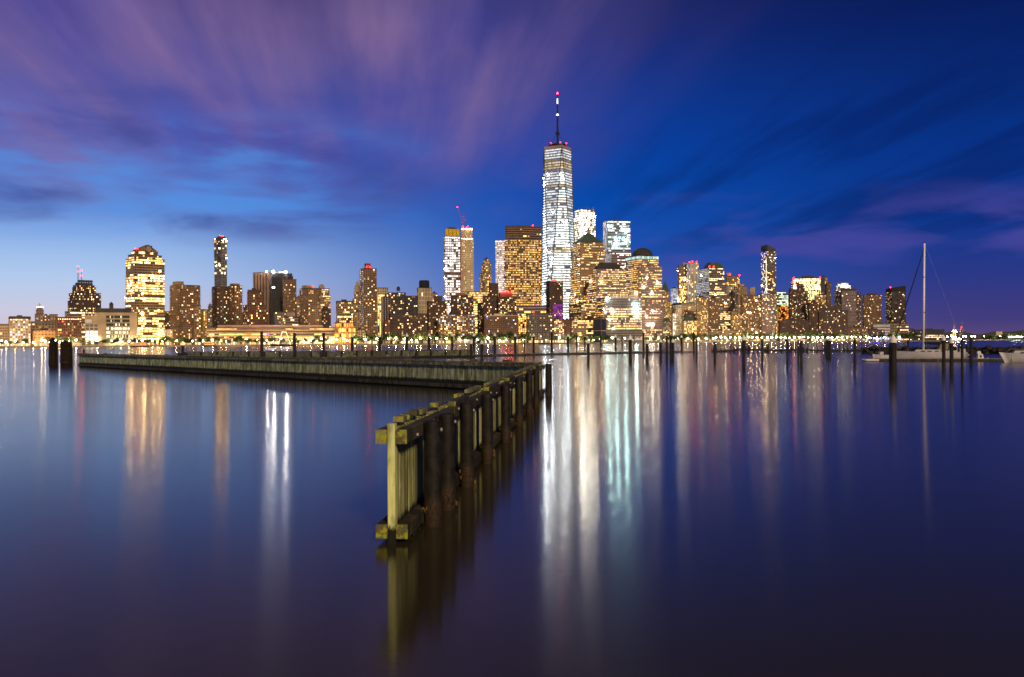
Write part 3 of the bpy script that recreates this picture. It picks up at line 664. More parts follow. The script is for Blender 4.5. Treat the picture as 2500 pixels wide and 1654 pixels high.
X0,X1,Y0,Y1,z1 = r[0]; m_ = MB()
for q in range(13): m_.ball(X0+1+q*(X1-X0-2)/12, Y0-.9, z1-2.0, .35, 6, 4)
m_.build('cornice_lights', emit('cornice_gold', (1,.66,.28), 14, False), e)
m_ = MB(); m_.box(X0-.3,X1+.3,Y0-.6,Y1+.3,0,5.5); m_.build('stone_base', wm('cream'), e)

# ---- modern lab with big ribbon windows (individual panes)
dl_ = 1335; an_l = 0.36
def lx_(px): t = ray(px,800)[0]; return (t*dl_ - gx(207,dl_,800))/(math.cos(an_l)-t*math.sin(an_l))
s_ = lx_(335)/(335-207)
e = empty('office_block', (gx(207,dl_,800), dl_, GZ), an_l); tag(e, 'broad beige modern block with ribbon windows and a bright glass wing', 'building')
H_ = zt(270,763,dl_)-GZ; wing = (239-207)*s_; full = (335-207)*s_
m_ = MB(); m_.box(0,wing-.05,0,26,0,zt(220,770,dl_)-GZ); m_.box(wing,full,-1.5,30,0,H_); m_.build('wall', wm('beige'), e)
m_ = MB(); m_.box(wing-4,full-8,6,24,H_+.02,zt(270,752,dl_)-GZ); m_.build('penthouse', wm('dkgrey'), e)
zt0 = zt(270,752,dl_)-GZ; m_ = MB(); xx=(271-207)*s_; m_.box(xx-2.6,xx+2.6,8,13,zt0+.02,zt0+6); m_.prism([(xx-3,7.6),(xx+3,7.6),(xx+3,13.4),(xx-3,13.4)],zt0+6.02,zt0+9,.1); m_.build('stair_turret', wm('dkgrey'), e)
rg = random.Random(5); rows6 = [0.06,.08,.12,.85,.8,.5,1.0]
c0, c1 = (255-207)*s_, (318-207)*s_
for j in range(7):
    zc = H_ - (H_*.13) - j*H_*.118
    for i in range(3):
        a0 = c0+2.2+i*(c1-c0-2)/3; a1 = a0+(c1-c0-2)/3-1.3
        m_ = MB(); m_.box(a0-.2,a1+.2,-1.62,-1.5,zc-1.9,zc+1.9); fr = m_.build('window', wm('dkgrey'), e)
        k = rows6[min(j,6)]; m_ = MB(); nn = 8
        for q in range(nn):
            on = rg.random() < k; g = rg.uniform(.7,2.2) if on else .03; kk = rg.choice([(1,.86,.42),(.95,.95,.5),(1,.9,.6)])
            m_.face([(a0+(a1-a0)*q/nn,-1.68,zc-1.6),(a0+(a1-a0)*(q+.94)/nn,-1.68,zc-1.6),(a0+(a1-a0)*(q+.94)/nn,-1.68,zc+1.6),(a0+(a1-a0)*q/nn,-1.68,zc+1.6)],(kk[0]*g,kk[1]*g,kk[2]*g,1))
        m_.build('pane', GLASS, fr)
for j in range(6):
    zc = 3+j*4.6
    for i in range(3):
        a0 = 1.2+i*wing/3.1; a1 = a0+wing/3.1-1.2; m_ = MB(); m_.box(a0-.2,a1+.2,-.15,-.01,zc-.2,zc+3.6); fr = m_.build('window', wm('cream'), e)
        m_ = MB(); g = rg.uniform(1.6,4.0) if j < 4 else .12; m_.face([(a0,-.2,zc),(a1,-.2,zc),(a1,-.2,zc+3.3),(a0,-.2,zc+3.3)],(g,g*.82,g*.55,1)); m_.build('pane', GLASS, fr)
m_ = MB(); m_.box(.5,wing-8,-.6,-.2,31,36); m_.build('white_sign_panel', wm('white'), e)

# ---- tower with gable and clock
e, r = B('clock_tower', 'tall office tower with a gabled clock top and bright window bands', 306, 329, 402, 640, 1440, wall='grey', trim='tan', a=24, cat='tower',
   st=OFF(fh=3.9, bay=3.0, pw=.20, sh=.36, lit=.62, gain=2.1, pal=GOLD+WARM, rows=[(0,.10,.10),(.10,.32,.85),(.32,.58,.72),(.58,.88,.10),(.88,1,.95)], rowvar=.12),
   tiers=[(0,0,0,726),(2,0,0,632),(6,6,1.0,622),(12,14,2.2,613)], beacons=[(331,603),(344,600)])
X0,X1,Y0,Y1,z1 = r[-1]; zg = zt(329,609,1440)-GZ; zp = zt(329,595,1440)-GZ; mx = (X0+X1)/2 + 3
m_ = MB(); v=[(X0+2,Y0-.5,z1),(X1-2,Y0-.5,z1),(X1-2,Y0-.5,zg),(mx,Y0-.5,zp),(X0+2,Y0-.5,zg)]; v2=[(x,Y1,z) for x,y,z in v]
m_.idx(v+v2,[(0,1,2,3,4),(9,8,7,6,5),(1,0,5,6),(2,1,6,7),(3,2,7,8),(4,3,8,9),(0,4,9,5)]); gab = m_.build('gable', wm('brown'), e)
m_ = MB(); n=20; m_.idx([(mx+4.2*math.cos(6.283*k/n),Y0-.75,(z1+zg)/2+3+4.2*math.sin(6.283*k/n)) for k in range(n)],[tuple(range(n))]); ck = m_.build('clock_face', wm('rose'), gab)
m_ = MB(); m_.box(mx-5.2,mx+5.2,Y0-.68,Y0-.52,(z1+zg)/2-2.2,(z1+zg)/2+8.2); m_.build('clock_surround', wm('dkbrown'), gab)
m_ = MB(); zc=(z1+zg)/2+3; m_.box(mx-.2,mx+.2,Y0-.85,Y0-.8,zc,zc+3); m_.box(mx-1.8,mx,Y0-.85,Y0-.8,zc-.2,zc+.2); m_.build('clock_hands', wm('dkbrown'), gab)

B('brick_block', 'small dark block squeezed right of the clock tower', 402, 404, 420, 762, 1500, wall='dkbrown', a=10, st=APT(lit=.2))
B('beige_block', 'low beige block at the foot of the clock tower', 402, 404, 421, 805, 1370, wall='beige', a=8, st=APT(lit=.1))
# ---- apartment slabs
B('apartment_tower', 'wide brown balconied apartment slab right of the clock tower', 416, 439, 488.5, 697, 1430, wall='tan', trim='brown', a=26, st=APT(lit=.14, balc=True, gain=1.4), bulk=[(0,.32,686.5)], cat='tower', lst=APT(lit=.07, balc=True))
B('apartment_wing', 'low front wing of the wide balconied apartment slab', 473, 475, 490, 748, 1405, wall='brown', a=8, st=APT(lit=.25))
B('beige_block', 'narrow yellowish block beside the wide apartment slab', 488, 497, 505, 757, 1460, wall='gold', a=24, st=APT(lit=.4, gain=1.6), lst=APT(lit=.05))
B('stepped_tower', 'small grey ornate tower peeking between two apartment slabs', 506, 508, 522, 758, 1620, wall='grey', a=10, st=APT(lit=.25), tiers=[(0,0,0,758),(2,2,1,750),(4,4,2,745)])
# jenga tower
e, r = B('glass_tower', 'slender dark glass tower of staggered stacked floors', 524, 540, 554, 581, 1800, wall='dkgrey', trim='grey', a=40, cat='tower', st=style(fh=4.4, bay=4.2, pw=.08, sh=.2, lit=.10, gain=1.8, pal=WARM, rows=[(.66,.72,.5),(.90,1,.55)], dim=.06), beacons=[(529,575),(551,575)])
X0,X1,Y0,Y1,z1 = r[0]; rg = random.Random(3); sl_ = MB(); bx_ = MB()
for j in range(46):
    zz_ = z1*.28 + j*z1*.72/46; dx_, dy_ = rg.choice((0,0,.6,1.4)), rg.choice((0,0,.6,1.4))
    if j > 30: dx_, dy_ = rg.choice((0,1.2,2.6)), rg.choice((0,1.2,2.6))
    sl_.box(X0-dx_, X1+rg.choice((0,0,1.2)), Y0-dy_, Y1+rg.choice((0,.8)), zz_, zz_+.55)
    if j > 30 and j % 4 == 0: bx_.box(X0-2, X0+8, Y0-2, Y0+7, zz_, zz_+9)
sl_.build('balcony_slabs', wm('grey'), e, kind='stuff'); bx_.build('cantilever_boxes', wm('dkgrey'), e, kind='stuff')
m_ = MB()
for q in range(6): m_.ball(X0+1+q*(X1-X0-2)/5, Y0-1.5, z1-1.5-rg.random()*4, .8, 6, 4)
m_.build('crown_lights', MATS['crown_gold'], e)
B('apartment_tower', 'dark apartment slab directly below the slender glass tower', 518.5, 530, 559, 701, 1435, wall='dkbrown', a=22, cat='tower', st=APT(lit=.12, balc=True), lst=APT(lit=.05, balc=True))
B('apartment_tower', 'brown apartment slab right of the slender glass tower', 558, 573, 591, 699, 1440, wall='brown', a=28, cat='tower', st=APT(lit=.14, balc=True), bulk=[(0,.9,692)], lst=APT(lit=.08, balc=True))
e, r = B('stepped_tower', 'brown setback tower before the windowless tower', 591, 604, 655, 763, 1490, wall='redbrick', a=18, cat='tower', st=APT(fh=3.9, bay=3.2, lit=.30, gain=2.0, pal=WARM, rows=[(.0,.3,.42),(.3,1,.2)]),
   tiers=[(0,0,0,763),(2,5,.8,746),(11,11,1.8,714),(13,16,3.0,709)])
B('windowless_tower', 'tall windowless brown slab with vertical ribs and slots at its top', 619, 655, 663, 666, 1800, wall='brown', a=62, cat='tower', st=style(fh=60, bay=7.5, pw=.55, sh=0, pd=1.6, lit=0, gain=0), lst=style(fh=60, bay=7.5, pw=.55, sh=0, pd=1.6, lit=0, gain=0))
e, r = B('glass_tower', 'black glass tower with white rooftop floodlights and a few lit strips', 660.5, 664, 716, 668, 1760, wall='black', trim='dkgrey', a=10, cat='tower', st=style(fh=3.9, bay=3.2, pw=.12, sh=.22, pd=.5, lit=.035, gain=1.8, pal=COOL, run=.75), tiers=[(0,0,0,675),(0,2,.3,668)])
X0,X1,Y0,Y1,z1 = r[-1]
for (px) in (667.5, 697.8, 652):
    xx = (px-664)*1760/F; m_ = MB(); m_.tube((xx,Y0-.4,z1),(xx,Y0-.4,z1+2.5),.3,5); fl = m_.build('floodlight', wm('dkgrey'), e)
    m_ = MB(); m_.ball(xx,Y0-.6,z1+3.2,1.9 if px != 652 else 1.2,10,6); m_.build('lamp', emit('flood_white',(1,.97,.90),1100), fl)
B('apartment_tower', 'dark brown slab overlapping the right side of the black glass tower', 691, 694, 724, 683, 1700, wall='dkbrown', trim='brown', a=10, cat='tower', st=APT(lit=.10))
B('office_block', 'low grey block with a magenta light below the black tower', 669, 672, 695, 763, 1470, wall='grey', a=10, st=APT(lit=.2, pal=WARM))
B('office_block', 'low grey block with lit strips and a roof frame below the black tower', 694, 697, 735, 774, 1460, wall='rose', a=9, st=BAND(lit=.55, gain=1.5), bulk=[(.1,.65,763)])
B('beige_block', 'sliver of a pale building left of the third apartment slab', 724, 726, 734, 727, 1650, wall='tan', a=10, st=APT(lit=.3))
B('apartment_tower', 'brown apartment slab with an amber roof lamp over the long terminal', 732.5, 753, 783, 705, 1440, wall='tan', trim='brown', a=28, cat='tower', st=APT(lit=.13, balc=True), bulk=[(0,.6,696.5)], lst=APT(lit=.08, balc=True), beacons=[(769,694)])
e, r = B('office_tower', 'office tower with a small arched top behind the amber-lamped slab', 779, 781, 807, 708, 1600, wall='tan', a=10, cat='tower', st=OFF(fh=3.8, bay=3.2, lit=.6, gain=1.4, pw=.4, sh=.5), tiers=[(0,0,0,722),(0,2,.8,706)])
X0,X1,Y0,Y1,z1 = r[-1]; m_ = MB(); n=10; xa=X0+.2*(X1-X0); rr=4.3; v=[(xa+rr*math.cos(math.pi*k/n),Y0+1,z1+3+rr*math.sin(math.pi*k/n)*1.2) for k in range(n+1)]+[(xa-rr,Y0+1,z1),(xa+rr,Y0+1,z1)]
m_.idx(v+[(x,Y0+9,z) for x,y,z in v],[tuple(range(13))[::-1]]+[(i,(i+1)%13,13+(i+1)%13,13+i) for i in range(13)]); m_.build('arched_top', wm('rose'), e)
B('brick_block', 'dark low tower at the right end of the long terminal', 785, 790, 811, 757, 1500, wall='dkbrown', a=16, st=APT(lit=.12), tiers=[(0,3,0,757),(2,9,1,750)])
# long terminal
e, r = B('terminal_building', 'very long low building with ribbon windows and a pink roof slab', 499, 504, 819, 802, 1385, wall='tan', trim='tan', a=3, cat='terminal', st=BAND(fh=4.2, bay=4.2, lit=.45, gain=1.1, pal=GOLD, sh=.55, rowvar=.4, run=.8))
X0,X1,Y0,Y1,z1 = r[0]; m_ = MB(); m_.box(X0+.085*(X1-X0), X0+.90*(X1-X0), Y0+3, Y0+16, z1+1.05, zt(600,793.5,1385)-GZ); m_.build('roof_slab', wm('pink'), e)
m_ = MB(); wn_ = MB(); a0,a1 = (722-504)*1385/F,(815-504)*1385/F
m_.box(a0,a1,Y0-6,Y0-.5,0,11.5); m_.build('glass_hall', wm('beige'), e)
facade(m_:=MB(), wn_, (a0,Y0-6),(1,0),(0,-1),a1-a0,.5,11,style(fh=5.2,bay=3.4,pw=.12,sh=.2,lit=.9,gain=1.7,pal=GOLD,run=.5),rnd); m_.build('hall_mullions', wm('beige'), e); wn_.build('hall_windows', GLASS, e, kind='stuff')

# ---- centre left
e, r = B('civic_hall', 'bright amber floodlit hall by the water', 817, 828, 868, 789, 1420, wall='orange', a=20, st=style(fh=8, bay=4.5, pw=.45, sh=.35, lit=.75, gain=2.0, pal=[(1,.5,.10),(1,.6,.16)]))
B('office_block', 'wide pale classical block left of the wedding-cake tower', 821, 824, 862, 738, 1650, wall='tan', a=10, st=OFF(fh=4.2, bay=3.4, lit=.5, gain=1.8, pw=.4, sh=.4), parapet=2)
e, r = B('spired_tower', 'pale wedding-cake tower with a lantern and gilded top', 861, 865, 885, 731, 1800, wall='tan', a=12, cat='tower', st=APT(fh=4.4, bay=3.4, lit=.2, gain=1.5), tiers=[(0,0,0,742),(0,0,.3,731),(3,4,1,714)])
X0,X1,Y0,Y1,z1 = r[-1]; cx_, cy_ = (X0+X1)/2, (Y0+min(Y1,Y0+16))/2; zL = zt(872,697,1800)-GZ; zS = zt(872,683,1800)-GZ
m_ = MB(); m_.lathe(cx_, cy_, [(6.2,z1),(6.2,z1+2),(5.4,z1+2.2),(5.2,zL-2),(5.6,zL-1.5),(3.2,zL),(3.0,zL+4),(1.2,zL+6.5),(.5,zS-2)], 14); m_.build('lantern', wm('tan'), e)
m_ = MB(); m_.ball(cx_,cy_,zS-.8,1.1,8,5); m_.build('gilded_top', wm('gold'), e)
B('beige_block', 'tan block with vertical windows in front of the wedding-cake tower', 864, 866, 884, 762, 1500, wall='tan', a=10, st=APT(lit=.2, bay=4.2))
B('brick_block', 'low tan block at the foot of the tall red-brown tower', 867, 870, 890, 806, 1440, wall='tan', a=10, st=APT(lit=.25))
e, r = B('apartment_tower', 'tall red-brown apartment tower with a square pink roof turret', 880, 888, 920, 657, 1490, wall='redbrick', trim='brown', a=18, cat='tower', st=APT(lit=.11, gain=2.0, bay=3.6), lst=APT(lit=.5, balc=True, gain=.9, pal=ROSE), bulk=[(.26,.62,642.5)], beacons=[(897,638.5),(905,639.5)])
B('office_block', 'warmly lit block with fins on top behind the tall red-brown tower', 920, 922, 948, 704, 1600, wall='cream', a=10, st=style(fh=3.8, bay=3.4, pw=.45, sh=.3, lit=.75, gain=1.9, pal=GOLD, rows=[(.82,.90,1.0),(.90,1,.03)]))
B('apartment_tower', 'dark block with three white piers before the fin-topped block', 933, 935, 953, 725, 1465, wall='dkgrey', trim='rose', a=10, st=style(fh=3.2, bay=5.2, pw=.24, sh=.08, pd=.9, lit=.06, gain=1.6))
e, r = B('apartment_block', 'black-brown block with a rooftop water tank', 948, 951, 991, 716, 1490, wall='dkbrown', trim='dkgrey', a=10, st=APT(lit=.14, gain=1.8))
X0,X1,Y0,Y1,z1 = r[0]; xx=(975-951)*1490/F; m_ = MB(); m_.lathe(xx,Y0+6,[(2.6,z1+4),(2.7,z1+8.5),(2.9,z1+8.6),(.2,z1+11)],12)
for q in range(4): m_.tube((xx+(2 if q%2 else -2),Y0+6+(2 if q>1 else -2),z1+1),(xx+(2 if q%2 else -2),Y0+6+(2 if q>1 else -2),z1+4.1),.2,5)
m_.build('water_tank', wm('roof'), e)
B('apartment_block', 'black-brown block right of the water tank block', 990, 992, 1019, 724, 1495, wall='dkbrown', trim='dkgrey', a=8, st=APT(lit=.10, gain=1.7))
B('apartment_block', 'dark waterfront apartment block with scattered amber windows left of the cream tower', 951, 953, 1043, 767, 1455, wall='dkgrey', trim='dkbrown', a=6, st=APT(lit=.13, gain=1.7, pw=.35))
B('brick_block', 'narrow red brick stub left of the dark waterfront block', 938, 940, 952, 783, 1450, wall='redbrick', a=8, st=APT(lit=.08))
e, r = B('slit_window_tower', 'cream tower with dark slit windows and a black drum on its roof', 1019, 1022, 1055, 704, 1570, wall='cream', a=10, cat='tower', st=style(fh=7.2, bay=3.1, pw=.55, sh=.16, pd=.3, lit=.03, gain=1.4))
X0,X1,Y0,Y1,z1 = r[0]; m_ = MB(); m_.lathe((X0+X1)/2,Y0+9,[(8,z1+1),(8.4,z1+2),(8.4,z1+11),(7,z1+13)],18); m_.build('roof_drum', wm('black'), e)
B('apartment_tower', 'dark brown stepped apartment tower right of the cream slit-window tower', 1043, 1047, 1091, 737, 1475, wall='dkbrown', a=14, st=APT(lit=.13), bulk=[(.35,.78,722.5)])
B('brick_block', 'little pink bulkhead block between the cream tower and the scaffolded tower', 1054, 1056, 1068, 717, 1600, wall='pink', a=8, st=APT(lit=.1))
B('apartment_block', 'brown waterfront apartment block with many lit windows below the scaffolded tower', 1069, 1071, 1160, 769, 1450, wall='redbrick', trim='brown', a=5, st=APT(lit=.32, gain=1.6, pal=MIX, pw=.4))
B('apartment_tower', 'brown apartment tower rising behind the many-windowed waterfront block', 1101, 1103, 1156, 723, 1490, wall='brown', trim='dkbrown', a=8, st=APT(lit=.14, pal=MIX), bulk=[(.2,.65,716)])
# scaffold tower + beige tower + crane
e, r = B('tower_under_construction', 'white-lit glass tower under construction with yellow netting on top', 1085, 1087, 1124, 578, 1950, wall='steel', trim='grey', a=10, cat='tower',
  st=style(fh=5.4, bay=5.2, pw=.22, sh=.34, pd=.6, lit=.85, gain=1.1, pal=ROSE, rows=[(.40,.43,0)], dim=.1), tiers=[(0,0,0,735),(0,0,.2,578)])
X0,X1,Y0,Y1,z1 = r[-1]; zz_ = zt(1100,559,1950)-GZ
for q in range(4):
    m_ = MB(); w=(X1-X0)/4; m_.box(X0+q*w+.4,X0+(q+1)*w-.4,Y0-.5,Y0-.2,z1+1.2,zz_-.3); m_.build('safety_net', mat('yellow_net',(0.55,0.36,0.03),.8,.2,.3,.2), e)
m_ = MB(); m_.box(X0+1,X1-1,Y0,Y1-1,z1+1.1,zz_); m_.prism([(X0+6,Y0+1),(X1-8,Y0+1),(X1-8,Y1-2),(X0+6,Y1-2)],zz_,zz_+4,.7); m_.build('unfinished_core', wm('dkbrown'), e)
e, r = B('beige_tower', 'tall beige limestone tower with punched windows right of the scaffolded tower', 1124, 1126, 1157, 580, 1975, wall='cream', a=8, cat='tower', st=style(fh=4.0, bay=3.1, pw=.55, sh=.52, lit=.14, gain=1.5, pal=GOLD), tiers=[(0,0,0,580),(1,3,1.2,556)], beacons=[(1131,553.5),(1143,553.5)])
X0,X1,Y0,Y1,z1 = r[-1]; m_ = MB()
for zz_ in (z1-3, r[0][4]-2.5):
    for q in range(9): m_.ball(X0+1+q*(X1-X0-2)/8,Y0-1.2,zz_,.75,6,4)
m_.build('crown_lights', MATS['crown_gold'], e)
dcr = 1940; e = empty('tower_crane', (gx(1129.5,dcr,640), dcr, GZ)); tag(e, 'red luffing tower crane between the scaffolded and beige towers', 'crane')
CR = mat('crane_red',(0.42,0.025,0.03),.5); zc = zt(1129,540,dcr)-GZ; ztop = zt(1131,524,dcr)-GZ; m_ = MB()
for q in range(4): m_.tube(((1 if q%2 else -1)*1.1,(1 if q>1 else -1)*1.1,0),((1 if q%2 else -1)*1.1,(1 if q>1 else -1)*1.1,zc),.22,4)
for k in range(int(zc/4)): sg = 1 if k%2 else -1; m_.tube((-1.1*sg,-1.1,k*4),(1.1*sg,-1.1,k*4+4),.14,4)
m_.build('mast', CR, e)
p = at(1116.5,506,dcr)-e.location; piv = Vector((0,0,zc+1)); m_ = MB()
for oy in (-.8,.8): m_.tube(piv+Vector((0,oy,0)), p+Vector((0,oy*.3,0)), .25, 4)
m_.tube(piv+Vector((0,0,2.2)), p, .22, 4)
for k in range(10): a1_ = piv.lerp(p,k/10); m_.tube(a1_+Vector((0,-.8*(1-k/14),0)), piv.lerp(p,(k+1)/10)+Vector((0,0,2.2*(1-(k+1)/10))), .12, 4)
m_.build('jib', CR, e)
m_ = MB(); m_.tube(piv,(3.5,0,ztop),.3,4); m_.tube((3.5,0,ztop),(5,0,zc+2),.2,4); m_.tube((3.5,0,ztop),p,.08,4); m_.build('a_frame', CR, e)
m_ = MB(); m_.box(.8,6.5,-1.4,1.4,zc+.2,zc+3.2); m_.build('counterweight', CR, e)
m_ = MB(); m_.box(-2,-.3,-2.6,-1.2,zc-.5,zc+1.8); m_.build('cab', CR, e)
for q in (p,): m_ = MB(); m_.ball(q.x,q.y,q.z,.9,8,5); m_.build('beacon', RED, e)
B('stepped_tower', 'slim beige setback tower standing alone left of the curved gold tower', 1172, 1184, 1200, 668, 1820, wall='tan', a=24, cat='tower', st=APT(lit=.3, fh=3.6, bay=3.0, gain=1.5, pal=GOLD), tiers=[(0,0,0,668),(5,0,.6,645),(9,4,1.2,633)])
B('office_block', 'yellow lit low office with bright horizontal bands below the slim beige tower', 1137, 1139, 1196, 714, 1620, wall='beige', a=6, st=BAND(lit=.9, gain=1.2, pal=GOLD, rowvar=.1))
B('apartment_tower', 'dark bulky block left of the red-topped apartment tower', 1166, 1181, 1216, 723, 1500, wall='dkgrey', trim='dkbrown', a=24, st=APT(lit=.08), tiers=[(0,0,0,740),(15,0,.3,723)])
B('apartment_tower', 'narrow dark red tower before the white slab of the gold tower', 1195, 1197, 1217, 693, 1560, wall='redbrick', trim='dkbrown', a=8, st=APT(lit=.04))
e, r = B('apartment_tower', 'brown apartment tower with red lamps on its penthouse', 1214, 1217, 1261, 727, 1500, wall='redbrick', trim='dkbrown', a=10, st=APT(lit=.2, gain=1.8))
X0,X1,Y0,Y1,z1 = r[0]; m_ = MB(); m_.box(X0+3,X1-6,Y0+2,Y0+14,z1+1.05,z1+8); m_.build('penthouse', wm('redbrick'), e)
for q in range(4): m_ = MB(); m_.ball(X0+5+q*(X1-X0-12)/3,Y0+1.2,z1+8.6,1.35,8,5); m_.build('red_lamp', emit('lamp_red',(1,.003,.004),60), e)
B('apartment_block', 'brown waterfront block with a pale cornice below the red-lamped tower', 1181, 1183, 1265, 772, 1470, wall='redbrick', trim='brown', a=5, st=APT(lit=.08, gain=1.3, pal=[(.6,.7,1),(1,.7,.4)]), roofc='cream')
B('office_block', 'narrow bright yellow block right of the pale-corniced waterfront block', 1264, 1266, 1285, 772, 1560, wall='gold', a=8, st=style(fh=3.4,bay=3.4,pw=.3,sh=.4,lit=.75,gain=1.6,pal=GOLD))

# ---- curved gold tower
def curved_tower():
    d = 1940; s = d/F; e = empty('curved_tower', (gx(1233,d,700), d, GZ), 0.0); tag(e, 'broad curved gold-lit office tower with a white slab on its left', 'tower')
    st = style(fh=4.8, bay=4.0, pw=.36, sh=.46, lit=.84, gain=.85, pal=GOLD, rowvar=.10, run=.3, rows=[(.62,.72,1.0)], bs=1.0)
    W_ = (1323-1233)*s
    def arc(w, x0, y0, bow, n=12):
        pts = []
        for k in range(n+1):
            t = k/n; pts.append((x0+w*t, y0 + bow*(t**2.2)))
        return pts
    wl_, tr, wn, rf = MB(), MB(), MB(), MB(); rg = random.Random(11)
    def vol(pts, back, z0, z1, st, left=True):
        wl_.prism(pts+[(pts[-1][0], back),(pts[0][0], back)], z0, z1)
        for (a, b) in zip(pts, pts[1:]):
            v = Vector((b[0]-a[0], b[1]-a[1])); L = v.length; u = v/L
            facade(tr, wn, a, (u.x,u.y), (u.y,-u.x), L, z0, z1, st, rg)
        if left: facade(tr, wn, (pts[0][0],back),(0,-1),(-1,0), back-pts[0][1], z0, z1, st, rg)
    zA = zt(1250,586,d)-GZ; zB = zt(1250,553,d)-GZ; zP = zt(1250,747,d)-GZ
    vol(arc(W_,0,0,16), 40, 0, zA, st)
    dk = dict(st, lit=.05, gain=1.4, rows=[(.22,.4,.18)], sh=.45, pw=.05)
    vol(arc(W_-1.5,1.0,1.2,16), 38, zA, zB, dk)
    wl_.build('wall', wm('dkgrey'), e); tr.build('facade_trim', wm('brown'), e); wn.build('windows', GLASS, e, kind='stuff')
    rf.prism([(x, y-.3) for x, y in arc(W_-1.5,1.0,1.2,16)]+[(W_-.5,38),(1,38)], zB+.02, zB+1.2); rf.build('roof', wm('dkgrey'), e); rf = MB(); rf.box(20,50,16,24,zB+1.25,zB+3.5); rf.build('roof_plant', wm('dkgrey'), e)
    m_ = MB(); m_.ball(56,10,zB+2.5,1,8,5); m_.build('beacon', RED, e)
    # white north slab
    w2 = (1233-1210)*s; zS = zt(1220,587,d)-GZ; m_ = MB(); m_.box(-w2,-.1,8,36,0,zS); m_.build('side_slab', wm('white'), e)
    t2, w3 = MB(), MB(); facade(t2, w3, (-w2,8),(1,0),(0,-1),w2,0,zS,style(fh=4.2,bay=2.8,pw=.1,sh=.34,lit=.93,gain=.55,pal=[(1,.84,.86),(1,.9,.95),(1,.86,.74)],rows=[(.22,.27,.03)]),rg); t2.build('slab_bands', wm('white'), e); w3.build('slab_windows', GLASS, e, kind='stuff')
    # podium
    pdm, t4, w4 = MB(), MB(), MB(); x0 = (1261-1233)*s; x1 = (1335-1233)*s; pdm.box(x0,x1,-9,20,0,zP); pdm.build('podium', wm('rose'), e)
    facade(t4,w4,(x0,-9),(1,0),(0,-1),x1-x0,0,zP,BAND(fh=6,lit=.5,gain=1.3,pal=GOLD),rg); t4.build('podium_bands', wm('rose'), e); w4.build('podium_windows', GLASS, e, kind='stuff')
curved_tower()
B('apartment_block', 'grey waterfront block with few lights left of the magenta tower', 1286, 1288, 1352, 767, 1530, wall='grey', a=6, st=APT(lit=.10, gain=1.4, sh=.4, pw=.3))
B('brick_block', 'small lit block at the foot of the magenta tower', 1351, 1353, 1377, 781, 1640, wall='redbrick', a=8, st=APT(lit=.4, pal=MIX))
B('brick_block', 'plain red brick stub right of the small lit block', 1376, 1378, 1395, 782, 1650, wall='redbrick', a=8, st=APT(lit=.05))
e, r = B('apartment_tower', 'dark red tower with magenta windows and a red roof line', 1334, 1342, 1375, 688, 1660, wall='redbrick', trim='dkbrown', a=18, st=APT(lit=.06, rows=[(.42,.50,.9)]))
X0,X1,Y0,Y1,z1 = r[0]; wn_ = MB(); rg = random.Random(2)
for j in range(9):
    for i in range(7):
        if rg.random() < .8:
            g = rg.uniform(.2,1.0); a0 = X0+6+i*2.4; zb_ = z1*.38+j*2.9
            wn_.face([(a0,Y0-.42,zb_),(a0+1.9,Y0-.42,zb_),(a0+1.9,Y0-.42,zb_+2.1),(a0,Y0-.42,zb_+2.1)],(.55*g,.03*g,.75*g,1))
wn_.build('magenta_windows', GLASS, e, kind='stuff')
m_ = MB(); m_.box(X0+2,X1-2,Y0-.9,Y0-.5,z1+1.1,z1+1.7); m_.build('red_roof_line', emit('strip_red',(1,.04,.05),5,False), e)

